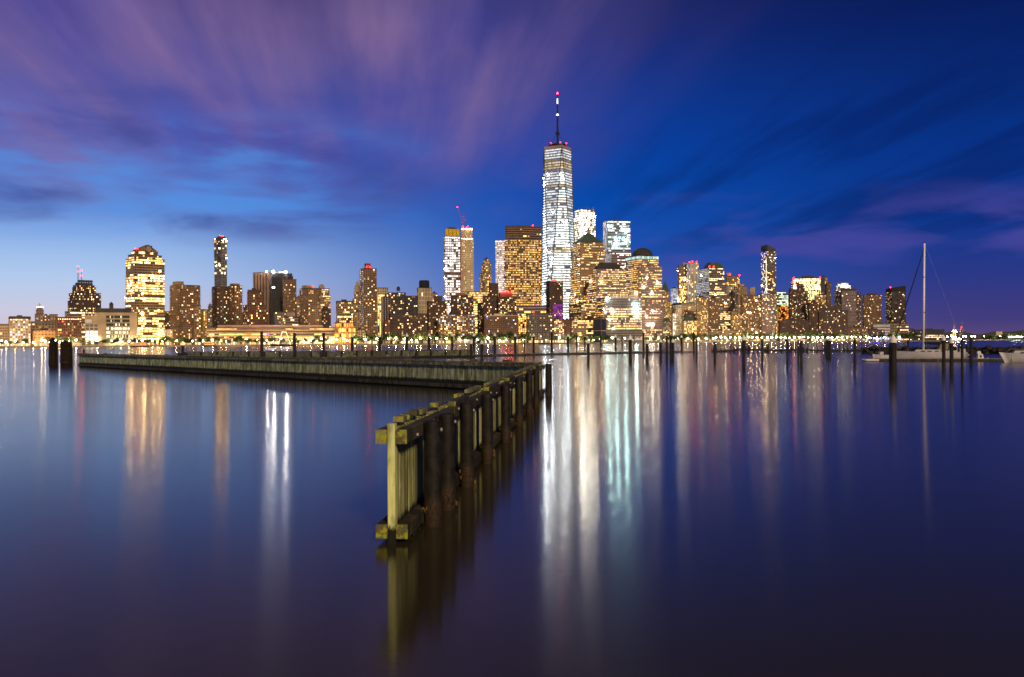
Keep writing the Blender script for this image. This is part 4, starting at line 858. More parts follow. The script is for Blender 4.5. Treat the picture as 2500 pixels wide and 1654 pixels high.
# ---- spire tower
def spire_tower():
    d = 2146; s = d/F; an = R(14); cxp = 1363; e = empty('spire_tower', (gx(cxp,d,600), d, GZ), an); tag(e, 'tallest white-lit faceted glass tower with a mast on top', 'tower')
    hb = 30.5; z0, z1 = zt(cxp,770,d)-GZ, zt(cxp,366,d)-GZ
    Bc = [(-hb,-hb),(hb,-hb),(hb,hb),(-hb,hb)]; Tc = [(0,-hb),(hb,0),(0,hb),(-hb,0)]
    def ring(t, k=1.0):
        P = []
        for i in range(4):
            b, b2, tp = Bc[i], Bc[(i+1)%4], Tc[i]
            # corner splits into two points sliding towards the neighbouring top corners
            tl = Tc[(i-1)%4]
            P.append(((b[0]+(tl[0]-b[0])*t)*k, (b[1]+(tl[1]-b[1])*t)*k)); P.append(((b[0]+(tp[0]-b[0])*t)*k, (b[1]+(tp[1]-b[1])*t)*k))
        return P
    core = MB(); core.box(-hb,hb,-hb,hb,0,z0); n = 8
    a_, b_ = ring(0.0,.985), ring(1.0,.985)
    core.idx([(x,y,z0) for x,y in a_]+[(x,y,z1) for x,y in b_], [(i,(i+1)%8,8+(i+1)%8,8+i) for i in range(8)]+[tuple(range(8,16))]); core.build('core', wm('black'), e)
    wn, tr = MB(), MB(); nf = 64; rg = random.Random(21)
    for j in range(nf):
        t0, t1 = j/nf, (j+.52)/nf; r0, r1 = ring(t0,1.0), ring(t1,1.0); za, zb = z0+(z1-z0)*t0, z0+(z1-z0)*t1
        h = t0
        if h > .93: p, g, pal = .98, 1.7, WHITE
        elif h > .915: p, g, pal = .3, .5, GOLD
        elif h > .86: p, g, pal = .8, 1.4, GOLD+WARM
        elif h > .845: p, g, pal = .05, .5, COOL
        elif h > .78: p, g, pal = .97, 1.8, WHITE
        elif h > .765: p, g, pal = .25, 1, WARM
        elif h > .69: p, g, pal = .72, 1.9, COOL
        elif h > .66: p, g, pal = .85, 1.5, ROSE
        elif h > .52: p, g, pal = rg.choice((.5,.8,.95)), 1.9, WHITE+COOL
        elif h > .40: p, g, pal = .92, 2.3, COOL
        elif h > .37: p, g, pal = .3, 1.2, WARM
        else: p, g, pal = rg.choice((.55,.8,.95)), 2.1, COOL+WHITE
        for i in range(8):
            k2 = (i+1) % 8; A0, A1, C0, C1 = r0[i], r0[k2], r1[i], r1[k2]
            L = math.dist(A0, A1)
            if L < .5: continue
            ns = max(1, int(L/3.6)); prev = True
            for q in range(ns):
                f0, f1 = q/ns, (q+1)/ns
                on = prev if rg.random() < .55 else rg.random() < p+.4*(1-p); prev = on
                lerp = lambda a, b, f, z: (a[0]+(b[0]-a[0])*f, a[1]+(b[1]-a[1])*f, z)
                if on: c = rg.choice(pal); w = .95*g*rg.choice((.5,.8,1,1,1.3)); ft = 1.0 if i % 2 else .52; cc = (c[0]*w*ft,c[1]*w*(ft+.03),c[2]*w*(ft+.10 if ft < 1 else 1),1)  # facet shading put into the pane colour: alternate faces dimmer and cooler
                else: cc = (.13,.15,.20,1)
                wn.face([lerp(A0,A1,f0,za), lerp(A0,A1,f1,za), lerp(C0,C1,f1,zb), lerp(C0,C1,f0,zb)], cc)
        tr.prism(ring(t1,1.006), zb, z0+(z1-z0)*(j+.99)/nf)
    tr.build('floor_bands', wm('steel'), e, kind='stuff'); wn.build('windows', GLASS, e, kind='stuff')
    for q in range(40):
        t = rg.uniform(.04,.84); P = ring(t,1.02); i = rg.choice((0,1,7,6,7,0)); f = rg.uniform(.1,.9); A, C = P[i], P[(i+1)%8]
        m_ = MB(); m_.ball(A[0]+(C[0]-A[0])*f, A[1]+(C[1]-A[1])*f, z0+(z1-z0)*t, .9, 7, 4); m_.build('work_or_added_light', emit('glint_white',(.92,.98,1),720), e)  # sparkle lamps, most of them added to brighten the tower's water streak
    # facet edges
    ed = MB(); r0, r1 = ring(0,1.012), ring(1,1.012)
    for i in range(8): ed.tube((*r0[i],z0),(*r1[i],z1),1.0,5)
    ed.build('facet_edges', wm('dkgrey'), e)
    bs = MB(); bw = MB(); 
    for (o,u,n_) in (((-hb,-hb),(1,0),(0,-1)),((-hb,hb),(0,-1),(-1,0))): facade(bs,bw,o,u,n_,2*hb,0,z0,style(fh=4.5,bay=3,pw=.1,sh=.25,lit=.7,gain=2,pal=COOL),rg)
    bs.build('base_fins', wm('steel'), e); bw.build('base_windows', GLASS, e, kind='stuff')
    m_ = MB(); P = ring(1,1.0); m_.prism(P, z1+.02, z1+5); m_.build('parapet', wm('rose'), e)
    zr = zt(cxp,356,d)-GZ; m_ = MB()
    m_.lathe(0,0,[(15,z1+5),(18,z1+7),(19,zr-1),(19.5,zr),(18,zr+2),(17,zr+2)],24); 
    for k in range(16): a=6.283*k/16; m_.tube((21*math.cos(a),21*math.sin(a),z1+5),(20*math.cos(a),20*math.sin(a),zr+1.5),.4,4)
    rg_ = m_.build('communication_ring', wm('black'), e)
    for a in (3.6,5.6,.2,4.7): m_ = MB(); m_.ball(20*math.cos(a),20*math.sin(a),zr+3.2,1.1,8,5); m_.build('beacon', RED, rg_)
    zS = zt(cxp,230,d)-GZ; zz_ = lambda y: zt(cxp,y,d)-GZ
    m_ = MB(); m_.lathe(0,0,[(2.6,zr),(2.4,zz_(330)),(4.4,zz_(328)),(4.4,zz_(323)),(2.2,zz_(322)),(2.0,zz_(312)),(2.9,zz_(311)),(2.0,zz_(309)),(1.9,zz_(298)),(2.7,zz_(297)),(1.8,zz_(295)),(1.5,zz_(275)),(2.1,zz_(272)),(1.3,zz_(270)),(1.5,zz_(256)),(1.0,zz_(254)),(.9,zS)],10); sp = m_.build('spire', wm('black'), e)
    m_ = MB()
    for k in range(6): a=6.283*k/6+.3; m_.tube((17*math.cos(a),17*math.sin(a),zr+1),(2.2*math.cos(a),2.2*math.sin(a),zz_(324)),.22,4)
    m_.build('guy_cable', wm('black'), sp)
    m_ = MB(); m_.ball(0,0,zS+1.5,2.0,10,6); m_.build('red_tip_light', emit('tip_red',(1,.003,.02),60), sp)
    m_ = MB(); m_.lathe(0,0,[(1.15,zz_(254)),(1.15,zz_(243))],10); m_.ball(0,0,zz_(242),1.2,8,5); m_.build('white_tip_section', emit('tip_white',(1,.95,.9),3,False), sp)
    m_ = MB(); m_.ball(0,0,zz_(281),2.2,10,6); m_.build('blue_white_light', emit('tip_blue',(.10,.35,1),30), sp)
spire_tower()

# ---- towers right of the spire
e, r = B('tower_under_construction', 'dazzling white floodlit tower under construction behind the spire tower', 1402, 1415, 1454.5, 512, 2300, wall='steel', trim='grey', a=24, cat='tower', st=style(fh=5.6,bay=5.0,pw=.25,sh=.36,lit=.80,gain=1.7,pal=[(1,.96,.78),(1,.98,.88),(1,.9,.66)],dim=.3), tiers=[(0,0,0,530),(2,1,.8,512)])
X0,X1,Y0,Y1,z1 = r[-1]; m_ = MB(); rg = random.Random(4)
for q in range(16): xx = X0+rg.random()*(X1-X0); m_.tube((xx,Y0+2,z1),(xx+rg.uniform(-1,1),Y0+2,z1+rg.uniform(3,9)),.35,4)
m_.build('rebar_and_forms', wm('grey'), e)
for q in range(9): m_ = MB(); m_.ball(X0+1+rg.random()*(X1-X0-2),Y0-1.2,z1-rg.random()*75,1.3+rg.random(),8,5); m_.build('work_or_added_light', emit('work_white',(1,.95,.78),900), e)
e, r = B('glass_tower', 'pale glass slab tower with white lit floors right of the white floodlit tower', 1473.5, 1483, 1540, 616, 2250, wall='steel', trim='steel', a=16, cat='tower', st=style(fh=5.6,bay=3.6,pw=.05,sh=.42,lit=.50,gain=.9,pal=[(.80,1.0,.94),(.9,1,.97),(1,.97,.9)],run=.5,rowvar=.4,dim=.06), lst=style(fh=4.3,bay=3.6,pw=.04,sh=.3,lit=.95,gain=.22,pal=[(.72,.82,1.0)]), tiers=[(0,0,0,616),(0,0,.4,556),(0,0,.5,540)])
for q,(px,py) in enumerate([(1490,553),(1532,562),(1507,585),(1531,586),(1507,598)]):
    p = at(px,py,2245); w = Matrix.Rotation(-e.rotation_euler.z,4,'Z') @ (p-e.location); m_ = MB(); m_.ball(w.x,-1.2,w.z,1.4,8,5); m_.build('work_or_added_light', emit('work_cool',(.62,1,.95),900), e)
B('glass_tower', 'lower grey step building against the pale glass slab tower', 1480, 1493, 1541, 618, 2200, wall='steel', trim='rose', a=16, st=BAND(lit=.5,gain=1.5,pal=ROSE), lst=style(fh=4.3,bay=3.6,pw=.04,sh=.3,lit=.9,gain=.35,pal=[(.75,.8,.95)]))
# financial centre towers
e, r = B('pyramid_tower', 'stone office tower with a green copper pyramid roof', 1389, 1416, 1482, 718, 2030, wall='dkgrey', trim='tan', a=20, cat='tower', st=OFF(fh=4.6,bay=3.4,pw=.42,sh=.54,lit=.36,gain=1.5), lst=OFF(fh=4.6,bay=3.4,pw=.16,sh=.54,lit=.75,gain=1.1,pal=GOLD,rowvar=.2), tiers=[(0,0,0,718),(4,2,.5,650),(7,4,1.2,600),(9,8,2.2,592)], seed=33)
X0,X1,Y0,Y1,z1 = r[-1]; Yb = min(Y1, Y0+(X1-X0)); m_ = MB(); zp = zt(1430,565,2030)-GZ; m_.prism([(X0-1,Y0-1),(X1+1,Y0-1),(X1+1,Yb+1),(X0-1,Yb+1)], z1+1.1, zp, .10); m_.build('pyramid_roof', wm('copper'), e)
e, r = B('stepped_tower', 'stone office tower with a dark stepped flat roof between pyramid and dome', 1429, 1456, 1537, 708, 1960, wall='grey', trim='rose', a=20, cat='tower', st=OFF(fh=4.6,bay=3.6,pw=.42,sh=.52,lit=.62,gain=1.4), lst=OFF(fh=4.6,bay=3.4,pw=.16,sh=.54,lit=.75,gain=1.1,pal=GOLD,rowvar=.2), tiers=[(0,0,0,708),(8,8,.6,668),(19,14,1.6,657)], seed=34)
X0,X1,Y0,Y1,z1 = r[-1]; zp = zt(1456,640,1960)-GZ; m_ = MB(); hh = (zp-z1-1)/4; Yb = min(Y1, Y0+(X1-X0)*.8)
for k in range(4): m_.box(X0+2+k*2.4,X1-2-k*2.4,Y0+2+k*2.2,Yb-1-k*1.5,z1+1.05+k*hh,z1+1.0+(k+1)*hh)
m_.build('stepped_roof', wm('roof'), e)
e, r = B('dome_tower', 'stone office tower with a dark dome and a teal-lit cornice', 1524, 1559, 1625, 760, 2055, wall='dkgrey', trim='rose', a=28, cat='tower', st=OFF(fh=4.6,bay=3.5,pw=.42,sh=.54,lit=.36,gain=1.5,rows=[(.0,.35,.42)]), lst=OFF(fh=4.6,bay=3.4,pw=.16,sh=.54,lit=.75,gain=1.1,pal=GOLD,rowvar=.2), tiers=[(0,0,0,708),(0,8,.4,649),(4,16,.9,625)], seed=35)
X0,X1,Y0,Y1,z1 = r[-1]; rad = (1593-1543)/2*2055/F; p = Matrix.Rotation(-e.rotation_euler.z,4,'Z') @ (at(1568,640,2055+24)-e.location); zp = zt(1568,603,2055)-GZ
m_ = MB(); hh = zp-z1-4; m_.lathe(p.x,p.y,[(rad*1.02,z1+1),(rad*1.02,z1+4)]+[(rad*math.cos(math.pi/2*k/8)+.05,z1+4+hh*math.sin(math.pi/2*k/8)) for k in range(9)],28); m_.build('dome', wm('roof'), e, smooth=False)
m_ = MB(); wn_ = MB(); facade(m_,wn_,(X0-.3,Y0-.3),(1,0),(0,-1),X1-X0+.6,z1-6.5,z1-.3,style(fh=6.2,bay=3,pw=.2,sh=.1,lit=1,gain=.5,pal=[(.62,1,.92)]),rnd); facade(m_,wn_,(X0-.3,Y1),(0,-1),(-1,0),Y1-Y0,z1-6.5,z1-.3,style(fh=6.2,bay=3,pw=.2,sh=.1,lit=1,gain=.5,pal=[(.62,1,.92)]),rnd)
m_.build('cornice_piers', wm('rose'), e); wn_.build('cornice_windows', GLASS, e, kind='stuff')
e, r = B('office_block', 'dark waterfront office block with rows of lit windows below the dome tower', 1458, 1480, 1567, 730, 1850, wall='dkgrey', trim='grey', a=18, st=OFF(fh=4.8,bay=3.2,pw=.34,sh=.48,lit=.6,gain=1.3,rows=[(0,.30,.06),(.30,.8,.85),(.8,.9,.15),(.9,1,.02)],rowvar=.12), lst=OFF(fh=4.2,lit=.6,gain=1.5,pal=GOLD), roofc='rose', parapet=3)
X0,X1,Y0,Y1,z1 = r[0]
for (px,py,rr) in ((1466.5,729,1.2),(1483,726.5,1.2),(1557,745,1.7),(1560,759,1.5)):
    p = at(px,py,1850); w = Matrix.Rotation(-e.rotation_euler.z,4,'Z') @ (p-e.location); m_ = MB(); m_.ball(max(w.x,0),-1.5,w.z,rr,8,5); m_.build('work_or_added_light', MATS['work_cool'], e)
B('office_block', 'low beige office step left of the dark waterfront office', 1396, 1400, 1450, 783, 1850, wall='beige', a=8, st=BAND(lit=.55,gain=1.4,pal=GOLD))
B('office_block', 'tan office mass with bright bands behind the low beige step', 1389, 1420, 1482, 742, 1960, wall='tan', a=22, st=OFF(lit=.35,fh=4,bay=2.9,pw=.4,sh=.5,gain=1.7), lst=OFF(lit=.25,pw=.4,sh=.5,pal=GOLD))
B('blank_block', 'plain brown windowless box beside the dark waterfront office', 1448, 1468, 1480, 778, 1815, wall='tan', a=50, st=style(fh=30,bay=60,pw=.02,sh=.02,lit=0,gain=0,pd=.1,sd=.08))
e, r = B('spired_tower', 'small stone tower with a steep pointed roof right of the dome tower', 1615, 1618, 1634, 712, 2250, wall='tan', a=10, cat='tower', st=APT(lit=.3,pal=GOLD))
X0,X1,Y0,Y1,z1 = r[0]; m_ = MB(); m_.prism([(X0,Y0),(X1,Y0),(X1,Y0+14),(X0,Y0+14)],z1+1.05,zt(1620,686,2250)-GZ,.04); m_.build('pointed_roof', wm('copper'), e)
B('beige_block', 'lit jumble of old stone blocks under the pointed roof', 1617, 1620, 1648, 752, 2120, wall='tan', a=10, st=APT(lit=.45,gain=1.6,pal=GOLD), tiers=[(0,0,0,752),(2,8,1,738)])
e, r = B('pavilion', 'small low hall with a curved green roof right of the dome tower foot', 1617, 1619, 1637, 786, 1950, wall='grey', a=8, st=APT(lit=.3))
X0,X1,Y0,Y1,z1 = r[0]; m_ = MB(); m_.prism([(X0-.5,Y0-.5),(X1+.5,Y0-.5),(X1+.5,Y1),(X0-.5,Y1)],z1+1.05,z1+8,.55); m_.build('curved_roof', wm('copper'), e)
B('glass_block', 'pale blue-white glass cube glowing between the old stone blocks', 1638, 1640, 1655.5, 705, 2350, wall='steel', a=10, st=style(fh=4,bay=4,pw=.04,sh=.1,lit=1,gain=.36,pal=[(.78,.88,1.0),(.9,.9,.95)]))
e, r = B('office_tower', 'bright vertical-striped tower left of the white ribbed tower', 1656, 1659, 1678, 650, 2400, wall='tan', a=12, cat='tower', st=style(fh=4,bay=3.4,pw=.4,sh=.2,pd=.8,lit=.65,gain=2.0,pal=GOLD,rows=[(.85,1,.05)]), bulk=[(.5,.95,641)])
B('office_tower', 'white ribbed tower with red lamps along its top', 1677, 1682, 1706, 642, 2380, wall='white', a=16, cat='tower', st=style(fh=4,bay=4.0,pw=.5,sh=.06,pd=1.0,lit=.16,gain=1.5,pal=GOLD), beacons=[(1684,640),(1691,639),(1702,640)], lst=style(fh=4,bay=4,pw=.2,sh=.2,lit=.5,gain=.45,pal=[(.7,.85,1)]))
e, r = B('stepped_tower', 'stone office tower with a dark sloped roof and a pale glass left face', 1700, 1732, 1783, 722, 2110, wall='dkgrey', trim='grey', a=26, cat='tower', st=OFF(fh=4.0,bay=2.9,pw=.3,sh=.46,lit=.28,gain=2.0,rows=[(0,.3,.75)],run=.5), lst=style(fh=4.0,bay=3,pw=.05,sh=.32,lit=.97,gain=.34,pal=[(.75,.88,1.0),(1,.85,.6),(.85,.92,1)],rows=[(0,.3,.5)]), tiers=[(0,0,0,722),(0,9,.4,688),(4,14,.8,655)], beacons=[(1724,637.5),(1732,637),(1745,638)], seed=39)
X0,X1,Y0,Y1,z1 = r[-1]; Yb=min(Y1,Y0+(X1-X0)*.9); zp=zt(1732,640,2110)-GZ; m_ = MB(); m_.prism([(X0,Y0),(X1,Y0),(X1,Yb),(X0,Yb)],z1+1.05,zp,.58); m_.build('sloped_roof', wm('copper'), e)
B('office_block', 'flat brown tower with a red-lit mast and gold upper floors', 1772, 1775, 1806, 675, 2330, wall='tan', a=10, st=OFF(lit=.7,gain=1.7,pal=GOLD,rows=[(.9,1,.1)]), bulk=[(.05,.35,666)], beacons=[(1782,661),(1805,673)])
B('office_block', 'white piered block in front of the flat gold-floored tower', 1775, 1778, 1794, 699, 2260, wall='white', a=10, st=style(fh=3.8,bay=4,pw=.5,sh=.1,pd=.8,lit=.15,gain=1.4,pal=GOLD))
B('beige_block', 'tall ochre block right of the white piered block', 1793, 1802, 1824, 700, 2220, wall='gold', trim='tan', a=24, st=APT(lit=.12), bulk=[(.3,.8,694)])
e, r = B('ornate_block', 'golden ornate stone block with a dark crested roof', 1640, 1664, 1700, 745, 2060, wall='cream', a=30, st=style(fh=4.2,bay=3.2,pw=.5,sh=.45,lit=.16,gain=1.3,pal=GOLD))
X0,X1,Y0,Y1,z1 = r[0]; m_ = MB(); m_.prism([(X0,Y0),(X1,Y0),(X1,Y1),(X0,Y1)],z1+1.05,z1+5.5,.86); m_.build('crested_roof', wm('roof'), e); m_ = MB()
for q in range(10): m_.prism([(X0+q*(X1-X0)/10,Y0-.6),(X0+(q+.8)*(X1-X0)/10,Y0-.6),(X0+(q+.8)*(X1-X0)/10,Y0+1),(X0+q*(X1-X0)/10,Y0+1)],z1+1.05,z1+4,.1)
m_.build('roof_crest', wm('cream'), e)
e, r = B('ornate_block', 'lower golden block with a green mansard in front of the ornate block', 1667, 1671, 1701, 784, 2010, wall='cream', a=9, st=style(fh=4,bay=3.2,pw=.4,sh=.4,lit=.55,gain=1.5,pal=GOLD))
X0,X1,Y0,Y1,z1 = r[0]; m_ = MB(); m_.prism([(X0,Y0),(X1,Y0),(X1,Y1),(X0,Y1)],z1+1.05,z1+9,.8); m_.build('mansard', wm('copper'), e)
B('beige_block', 'narrow white-windowed strip left of the ornate golden block', 1641, 1643, 1651, 766, 1990, wall='cream', a=8, st=APT(lit=.6,gain=1.4,pal=WHITE))
B('apartment_tower', 'speckled tan apartment tower on the waterfront beside the ornate block', 1699.5, 1702, 1729, 726, 2000, wall='tan', a=8, cat='tower', st=APT(lit=.32,gain=1.4,bay=3.0,pal=GOLD))
B('apartment_tower', 'brown apartment tower with a dark recessed centre beside the speckled tan tower', 1728, 1730, 1758, 729, 2005, wall='brown', a=8, cat='tower', st=APT(lit=.10,bay=3.1))
B('apartment_block', 'long low tan terrace at the feet of the waterfront towers', 1728, 1731, 1810, 808, 1985, wall='tan', a=4, st=APT(lit=.12))
B('apartment_block', 'grey-green low block with a dark rounded roof tank', 1783, 1786, 1811, 770, 2040, wall='tan', a=9, st=APT(lit=.35,pal=GOLD), bulk=[(.05,.6,761)])
B('apartment_tower', 'wide speckled apartment tower left of the slender crowned tower', 1808, 1812, 1858, 722, 2060, wall='tan', trim='brown', a=10, cat='tower', st=APT(lit=.18,gain=1.5,bay=3.0), bulk=[(.45,.72,702)])
e, r = B('slender_tower', 'slender tall dark tower with an angular glass crown', 1858.5, 1874, 1895, 614, 2250, wall='dkgrey', trim='grey', a=36, cat='tower', st=style(fh=3.4,bay=3.2,pw=.1,sh=.38,lit=.16,gain=1.8,pal=WARM,dim=.07), lst=style(fh=3.4,bay=3.4,pw=.12,sh=.25,lit=.3,gain=1.1,pal=[(.6,.6,1),(1,.8,.5),(.8,.85,1)],dim=.07))
X0,X1,Y0,Y1,z1 = r[0]; za=zt(1874,598,2250)-GZ; m_ = MB(); v=[(X0,Y0),(X1,Y0),(X1,Y1),(X0,Y1)]; zs=[za,za-9,za-6,za-1]
m_.idx([(x,y,z1) for x,y in v]+[(x,y,z) for (x,y),z in zip(v,zs)],[(0,1,5,4),(1,2,6,5),(2,3,7,6),(3,0,4,7),(4,5,6,7)]); m_.build('angular_crown', wm('dkgrey'), e)
m_ = MB(); m_.box(X0-.7,X0-.2,Y0+3,Y0+5,z1*.2,z1*.92); m_.build('light_stripe', emit('stripe_gold',(1,.75,.38),1.6,False), e)
B('apartment_tower', 'speckled apartment tower at the foot of the slender crowned tower', 1857, 1860, 1888, 719, 2075, wall='dkbrown', trim='rose', a=9, cat='tower', st=APT(lit=.2,gain=1.4,bay=3.2,pal=MIX))
B('apartment_block', 'lower right flank of the slender crowned tower with lit balconies', 1886, 1888, 1897, 716, 2120, wall='grey', a=9, st=APT(lit=.3,gain=1.6))
B('office_block', 'greenish lit stepped office peeking right of the slender tower', 1893, 1896, 1925, 730, 2350, wall='grey', a=9, st=BAND(lit=.7,gain=1.2,pal=[(1,.95,.7),(.7,1,.75)]), tiers=[(0,0,0,722),(0,6,1,714)])
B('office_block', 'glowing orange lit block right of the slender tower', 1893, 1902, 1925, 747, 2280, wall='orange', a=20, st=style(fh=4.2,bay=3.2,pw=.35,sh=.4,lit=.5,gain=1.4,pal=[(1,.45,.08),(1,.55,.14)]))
e, r = B('apartment_tower', 'dark brown tower with a glowing white cupola corner', 1925, 1929, 1973, 712, 2190, wall='dkbrown', a=12, cat='tower', st=APT(lit=.16,gain=1.5,bay=3.0), tiers=[(0,0,0,712),(1,7,1,705),(8,10,4,694)], beacons=[(1936,681)])
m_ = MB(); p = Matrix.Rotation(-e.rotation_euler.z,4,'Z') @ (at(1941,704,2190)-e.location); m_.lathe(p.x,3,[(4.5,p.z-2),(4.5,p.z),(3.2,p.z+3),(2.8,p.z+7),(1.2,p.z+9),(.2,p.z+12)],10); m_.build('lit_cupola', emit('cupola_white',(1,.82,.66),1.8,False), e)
e, r = B('office_slab', 'wide brightly lit office slab with red corner lamps on the right', 1935, 1938, 2005, 681, 2500, wall='dkgrey', trim='tan', a=9, cat='tower', st=style(fh=3.9,bay=3.3,pw=.22,sh=.3,lit=.82,gain=1.7,pal=[(1,.86,.5),(1,.92,.66),(1,.8,.42)],rows=[(.95,1,1)]), bulk=[(.35,.76,674)], beacons=[(1935,680),(2001,678)])
B('office_slab', 'brown blank-sided tower attached right of the wide lit slab', 2004, 2014, 2020, 677, 2480, wall='tan', a=55, st=style(fh=4,bay=6,pw=.6,sh=.4,lit=.35,gain=1.4,pal=GOLD), lst=style(fh=40,bay=40,pw=.02,sh=.02,lit=0,gain=0))
B('office_slab', 'darker shoulder block right of the blank-sided tower', 2018, 2020, 2029, 690, 2470, wall='brown', a=10, st=APT(lit=.05))
B('brick_block', 'dark brick tower in front of the wide lit slab', 1972, 1976, 1997, 734, 2160, wall='dkbrown', a=12, st=APT(lit=.08), tiers=[(0,0,0,740),(2,8,1,733)])
B('office_block', 'ochre ornate block with amber top floors below the blank-sided tower', 1986, 1990, 2020, 730, 2300, wall='gold', trim='tan', a=12, st=APT(lit=.22,pal=GOLD,rows=[(.85,.95,.7)]), tiers=[(0,0,0,744),(1,3,1,722)])
B('brick_block', 'dark red brick waterfront block with scattered amber windows on the right', 1996, 2000, 2070, 758, 2170, wall='redbrick', trim='dkbrown', a=8, st=APT(lit=.12,gain=1.6), tiers=[(0,0,0,760),(24,14,.6,746)])
B('brick_block', 'low dark red brick row in front of the glowing orange block', 1900, 1904, 1975, 783, 2140, wall='redbrick', trim='dkbrown', a=7, st=APT(lit=.08))
e, r = B('curved_block', 'purplish banded round-fronted tower right of the dark brick block', 2053, 2056, 2091, 711, 2330, wall='dkgrey', trim='rose', a=8, cat='tower', st=APT(fh=3.6,bay=2.8,lit=.04,pw=.08,sh=.42), parapet=6, roofc='dkgrey')
B('office_block', 'dim block with lit edge windows left of the purplish banded tower', 2037, 2040, 2055, 714, 2360, wall='grey', a=10, st=APT(lit=.3,gain=1.1))
B('office_block', 'dim tan block right of the purplish banded tower', 2089, 2091, 2102, 717, 2360, wall='tan', trim='dkbrown', a=8, st=APT(lit=.12))
e, r = B('crowned_office', 'white-lit stepped crown of a building behind the purplish tower', 2042, 2045, 2078, 704, 2500, wall='white', a=10, st=BAND(lit=.8,gain=1.6,pal=[(1,.95,.74)]), tiers=[(0,0,0,704),(0,1,.5,698),(7,6,2,692)])
B('apartment_tower', 'brown flat-topped apartment tower standing apart on the right', 2105, 2109, 2153, 722, 2360, wall='dkbrown', trim='brown', a=12, cat='tower', st=APT(lit=.09,gain=2.0,bay=3.0,pw=.35), bulk=[(.28,.75,715.5)])
e, r = B('glass_tower', 'dark tower with a slanted black glass top, last on the right', 2163, 2178, 2212, 713, 2330, wall='black', trim='dkbrown', a=22, cat='tower', st=APT(lit=.05,gain=1.8,pw=.10,sh=.25), lst=APT(lit=.2,gain=1.5))
X0,X1,Y0,Y1,z1 = r[0]; zl, zr_ = zt(2178,704,2330)-GZ, zt(2178,698,2330)-GZ; m_ = MB(); v=[(X0,Y0),(X1,Y0),(X1,Y1),(X0,Y1)]; zs=[zl,zr_,zr_,zl]
m_.idx([(x,y,z1+1.02) for x,y in v]+[(x,y,z) for (x,y),z in zip(v,zs)],[(0,1,5,4),(1,2,6,5),(2,3,7,6),(3,0,4,7),(4,5,6,7)]); m_.build('slanted_top', wm('black'), e)
m_ = MB(); m_.ball(X0-2,Y0+4,zl+2,1.2,8,5); m_.build('beacon', RED, e)
B('low_block', 'white low building with a dark strip between the two right-hand towers', 2130, 2132, 2173, 792, 2310, wall='white', a=4, st=BAND(fh=7,lit=0,gain=0,sh=.62))
B('low_block', 'lit podium at the foot of the slanted-top tower', 2170, 2173, 2218, 790, 2300, wall='tan', a=5, st=BAND(lit=.35,gain=1.6))
B('low_block', 'dim low brick row right of the dark brick waterfront block', 2068, 2071, 2118, 800, 2260, wall='brown', a=5, st=APT(lit=.15,gain=1.4))
B('low_block', 'dim low row below the flat-topped apartment tower', 2114, 2116, 2160, 806, 2270, wall='dkbrown', a=5, st=APT(lit=.1))
B('low_block', 'dark purple low block right of the slanted-top tower podium', 2180, 2182, 2231, 804, 2390, wall='dkgrey', a=4, st=APT(lit=.06))
B('low_block', 'long dark terminal with lit ends behind the sailboat mast', 2230, 2233, 2306, 806, 2750, wall='dkgrey', a=4, st=BAND(lit=.3,gain=1.2,fh=5), lst=APT(lit=.1))

WG, WR, WW = (1.0,.62,.24), (1.0,.80,.72), (1.0,.90,.70)
for key, n, cc_, s_g, r_g in (
  ('tall office tower with a gabled clock top and bright window bands', 22, WG, 420, .55),
  ('slender dark glass tower of staggered stacked floors', 7, WG, 420, .7),
  ('stone office tower with a green copper pyramid roof', 16, WG, 760, .8),
  ('stone office tower with a dark stepped flat roof between pyramid and dome', 14, WG, 760, .8),
  ('stone office tower with a dark dome and a teal-lit cornice', 18, WW, 760, .8),
  ('dark waterfront office block with rows of lit windows below the dome tower', 8, WW, 760, .7),
  ('stone office tower with a dark sloped roof and a pale glass left face', 9, WG, 760, .8),
  ('bright vertical-striped tower left of the white ribbed tower', 9, WW, 760, .9),
  ('slender tall dark tower with an angular glass crown', 6, WG, 420, .8),
  ('wide brightly lit office slab with red corner lamps on the right', 9, WW, 760, .9),
  ('ochre ornate block with amber top floors below the blank-sided tower', 5, WG, 420, .8),
  ('wide speckled apartment tower left of the slender crowned tower', 7, WG, 420, .7),
  ('white-lit glass tower under construction with yellow netting on top', 10, WR, 420, .8)):
    glints(key, n, cc_, s_g, r_g)

# ================================================================== FAR SHORE: lamps, trees, small things
POLE = mat('lamp_pole', (0.05,0.05,0.05), .6)
def lamp_meshes(key, colr, strength, r=0.85, h=5.5):
    p = MB(); p.tube((0,0,0),(0,0,h),.12,5,r2=.08); p.cone(0,0,0,.6,.25,.15,6)
    g = MB(); g.ball(0,0,h+r*.8,r,8,5)
    return p.mesh('pole', POLE), g.mesh('globe', emit('lamp_'+key, colr, strength))
LM = {'white': lamp_meshes('white',(1,.84,.56),380), 'warm': lamp_meshes('warm',(1,.66,.28),340), 'orange': lamp_meshes('orange',(1,.30,.04),260), 'cool': lamp_meshes('cool',(.86,1,.90),340),
      'blue': lamp_meshes('blue',(.02,.06,1.0),140,.75,4.5), 'big': lamp_meshes('big',(.80,.88,1),800,1.0,6.5), 'small': lamp_meshes('small',(1,.82,.58),45,.35,2.2)}
def lamp(px, kind, label, group, back=4.0, scale=1.0):
    label = which({'white':'white shore lamp','warm':'warm shore lamp','orange':'orange shore lamp','cool':'cool white shore lamp','blue':'deep blue shore lamp','big':'dazzling blue-white floodlight'}[kind], px)
    d = shore_d(px)+back; e = empty('street_lamp', (gx(px,d), d, GZ)); e.scale = (scale,)*3; tag(e, label, 'lamp', group)
    link('pole', LM[kind][0], e); link('globe', LM[kind][1], e)
rl = random.Random(12)
